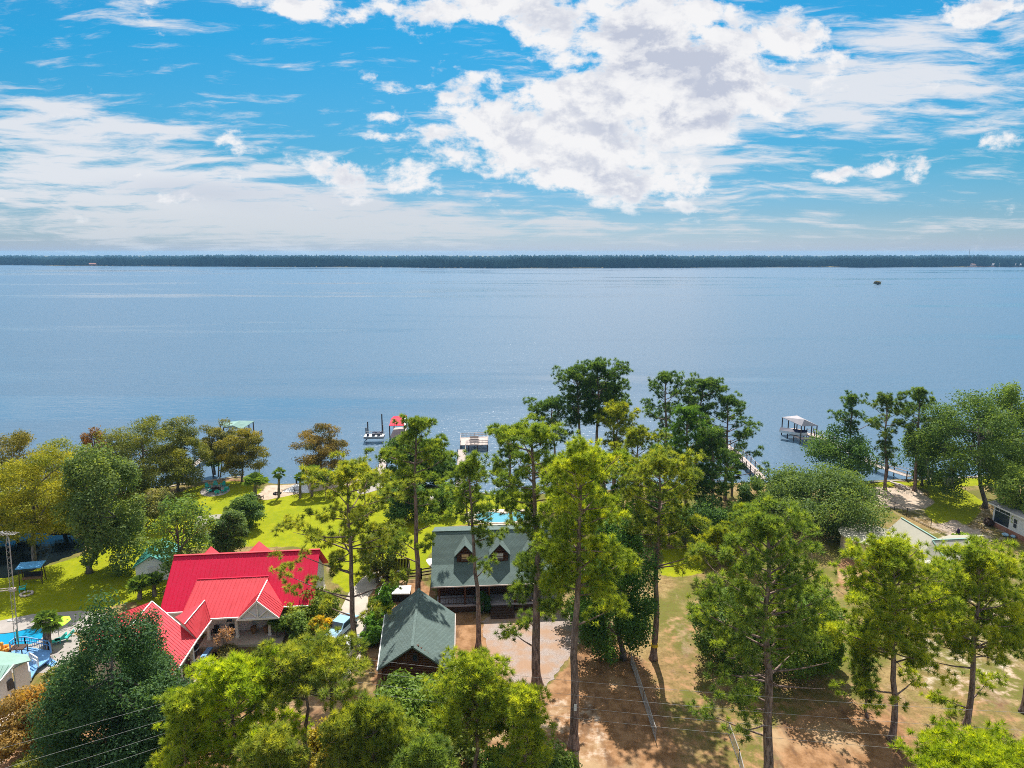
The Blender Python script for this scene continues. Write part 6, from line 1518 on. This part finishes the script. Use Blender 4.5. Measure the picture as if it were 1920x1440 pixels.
broad((760, 975), (758, 900), 970, 80, (.040, .080, .026), 'deep green round tree on the lawn before the white path', 112, 40, 170, name='round_tree')
broad((830, 965), (828, 905), 960, 50, (.070, .115, .024), 'small leafy tree near the garden boulders', 113, 24, 140, name='understorey_tree')
broad((720, 1080), (715, 985), 1070, 80, (.085, .105, .030), 'loose grey green small tree left of the wooden pen', 114, 34, 120, name='understorey_tree')
broad((588, 1172), (582, 1096), 1168, 84, (.085, .115, .020), 'bushy olive tree at the right corner of the red house', 115, 40, 160, name='understorey_tree')
broad((560, 1200), (556, 1135), 1198, 75, (.060, .095, .020), 'dark shrub hiding the right porch column of the red house', 116, 30, 160, name='shrub', cat='shrub')
broad((596, 1195), (595, 1146), 1193, 40, (.19, .150, .012), 'round yellow flowering shrub by the red house', 117, 26, 170, name='shrub', cat='shrub', tint0=.6)
for i, (x, y, yt, w_, lb) in enumerate(((724, 1118, 1088, 34, 'top clump of the green hedge along the wire fence'), (714, 1145, 1112, 36, 'second clump of the hedge along the wire fence'), (704, 1178, 1140, 38, 'third clump of the hedge along the wire fence'), (695, 1208, 1172, 36, 'lowest clump of the hedge along the wire fence'))):
    broad((x, y), (x, yt), y, w_, (.055, .115, .018), lb, 120 + i, 20, 170, name='hedge_bush', cat='shrub', leaf=(.16, .10))
broad((906, 1150), (906, 1104), 1148, 24, (.020, .050, .018), 'narrow dark bush beside the cabin steps', 125, 16, 170, name='shrub', cat='shrub', leaf=(.14, .08))
for i, (x, lb) in enumerate(((870, 'low clipped bush in the left bed below the cabin porch'), (848, 'low clipped bush at the left corner of the cabin'), (1030, 'low clipped bush in the right bed of the cabin'), (1046, 'low clipped bush at the right corner of the cabin'))):
    broad((x, 1140 - (x > 1000) * 6), (x, 1126 - (x > 1000) * 6), 1140, 16, (.022, .045, .02), lb, 130 + i, 10, 120, name='shrub', cat='shrub', leaf=(.12, .07))
broad((205, 1440), (205, 1112), 1425, 235, HOLLY, 'massive dark holly tree at the lower left in front of the red wing', 140, 120, 230, name='holly_tree', leaf=(.12, .065), shape='cone', tint0=.45)
broad((262, 1335), (258, 1148), 1325, 92, HOLLY, 'slim dark tree between the holly and the red garage roof', 141, 44, 150, name='understorey_tree', leaf=(.12, .065))
broad((55, 1420), (55, 1278), 1415, 130, (.135, .090, .028), 'orange brown shrub at the lower left corner', 143, 50, 150, name='shrub', cat='shrub', leaf=(.15, .06), tint0=.5)
broad((115, 1350), (110, 1250), 1345, 90, (.085, .098, .026), 'olive shrub between the blue deck and the holly', 144, 36, 150, name='shrub', cat='shrub', leaf=(.14, .08))
broad((90, 1480), (90, 1390), 1478, 120, (.090, .100, .022), 'yellow green shrub at the bottom left under the wires', 145, 40, 150, name='shrub', cat='shrub', leaf=(.14, .08))
broad((250, 1480), (250, 1372), 1475, 120, (.040, .075, .022), 'dark green shrub below the holly at the bottom edge', 146, 44, 160, name='shrub', cat='shrub', leaf=(.14, .08))
broad((330, 1440), (325, 1340), 1435, 80, (.095, .110, .022), 'olive shrub between the holly and the glowing pine', 147, 34, 140, name='shrub', cat='shrub', leaf=(.14, .08))
broad((770, 1390), (770, 1256), 1385, 150, (.075, .115, .022), 'large leaved magnolia in front of the garage gable', 148, 56, 110, name='magnolia_tree', leaf=(.18, .10), tint0=.45)
broad((700, 1400), (695, 1300), 1398, 90, (.080, .105, .024), 'shrubby olive tree left of the magnolia', 149, 36, 140, name='understorey_tree')
broad((600, 1450), (610, 1350), 1445, 100, (.150, .130, .020), 'yellowing bush around the base of the utility pole', 150, 36, 120, name='shrub', cat='shrub', leaf=(.14, .08))
broad((540, 1470), (540, 1400), 1468, 80, (.17, .135, .014), 'yellow flowering bush at the bottom edge', 151, 28, 110, name='shrub', cat='shrub', leaf=(.13, .07))
broad((1030, 1500), (1020, 1390), 1498, 120, (.070, .105, .026), 'grey green shrub at the bottom edge beside the orange dirt', 152, 44, 150, name='shrub', cat='shrub', leaf=(.14, .08))
broad((960, 1480), (955, 1390), 1478, 100, (.060, .100, .024), 'dark shrub beneath the narrow bright pine', 153, 36, 150, name='shrub', cat='shrub', leaf=(.14, .08))
broad((850, 1440), (850, 1345), 1438, 110, (.085, .105, .030), 'pale leaved shrub beneath the round topped pine', 154, 40, 130, name='shrub', cat='shrub', leaf=(.14, .08))
broad((760, 1520), (750, 1420), 1518, 110, (.090, .115, .024), 'olive shrub at the bottom edge below the magnolia', 155, 36, 140, name='shrub', cat='shrub', leaf=(.14, .08))
broad((420, 1222), (418, 1170), 1205, 32, (.19, .115, .075), 'small crape myrtle with pinkish bare twigs before the porch', 156, 16, 26, name='crape_myrtle', leaf=(.10, .04), multi=3)
broad((436, 1230), (432, 1212), 1229, 50, (.085, .085, .035), 'low dry bedding plants under the small crape myrtle', 157, 16, 90, name='shrub', cat='shrub', leaf=(.12, .06), trunk=False)
broad((1645, 534), (1645, 528), 531.5, 8, (.085, .070, .04), 'tiny lone tree standing far out in the lake', 158, 12, 30, name='cypress_tree', leaf=(.35, .12), z0=-.5)
broad((1552, 1250), (1550, 1150), 1245, 56, (.062, .100, .022), 'leafy tree left of the rounded bright pine', 159, 40, 160, name='understorey_tree')
broad((1785, 1020), (1818, 999), 1018, 36, (.10, .15, .02), 'small lime bush behind the leaning bright pine', 161, 14, 120, name='shrub', cat='shrub')
broad((1490, 880 + 40), (1480, 885), 918, 60, (.055, .09, .028), 'low dark bush at the waterline left of the willow oak', 162, 20, 130, name='shrub', cat='shrub')
# -- palms
palm((523, 932), (523, 880), 14, 'slim palm with tall bare trunk on the sand', 201, 18)
palm((563, 934), (563, 889), 13, 'second slim palm beside the white ramp', 202, 18)
palm((478, 936), (478, 893), 26, 'bushy palmetto at the left end of the beach', 203, 26, low=True, tr=.25)
palm((585, 930), (585, 878), 24, 'bushy palm under the lone rusty cypress, left one', 204, 26, tr=.2)
palm((612, 930), (612, 886), 22, 'bushy palm under the lone rusty cypress, right one', 205, 24, tr=.2)
palm((90, 1222), (86, 1152), 26, 'stout cabbage palm by the kidney shaped pool', 206, 34, tr=.32)
palm((262, 1124), (262, 1086), 28, 'low palmetto by the left end of the red roof', 207, 26, low=True, tr=.2)
palm((290, 1118), (288, 1080), 24, 'taller palmetto squeezed against the red roof', 208, 26, low=True, tr=.2)
palm((1372, 930), (1374, 880), 18, 'small palm under the dark pine by the middle pier', 209, 20)
palm((403, 890), (400, 865), 16, 'palmetto at the foot of the cypress standing in the water', 210, 18, low=True, z0=-.2)
palm((708, 1092), (705, 1066), 20, 'pale dry palmetto beside the wooden pen', 211, 20, (.14, .13, .05), low=True)
palm((518, 1200), (516, 1160), 24, 'feathery palmetto in front of the gabled porch', 212, 20, low=True)
scene.cycles.use_denoising = False
scene.cycles.max_bounces = 6; scene.cycles.diffuse_bounces = 5; scene.cycles.transmission_bounces = 4
scene.cycles.transparent_max_bounces = 6; scene.cycles.volume_bounces = 1; scene.cycles.caustics_reflective = False; scene.cycles.caustics_refractive = False
scene.cycles.filter_width = .95
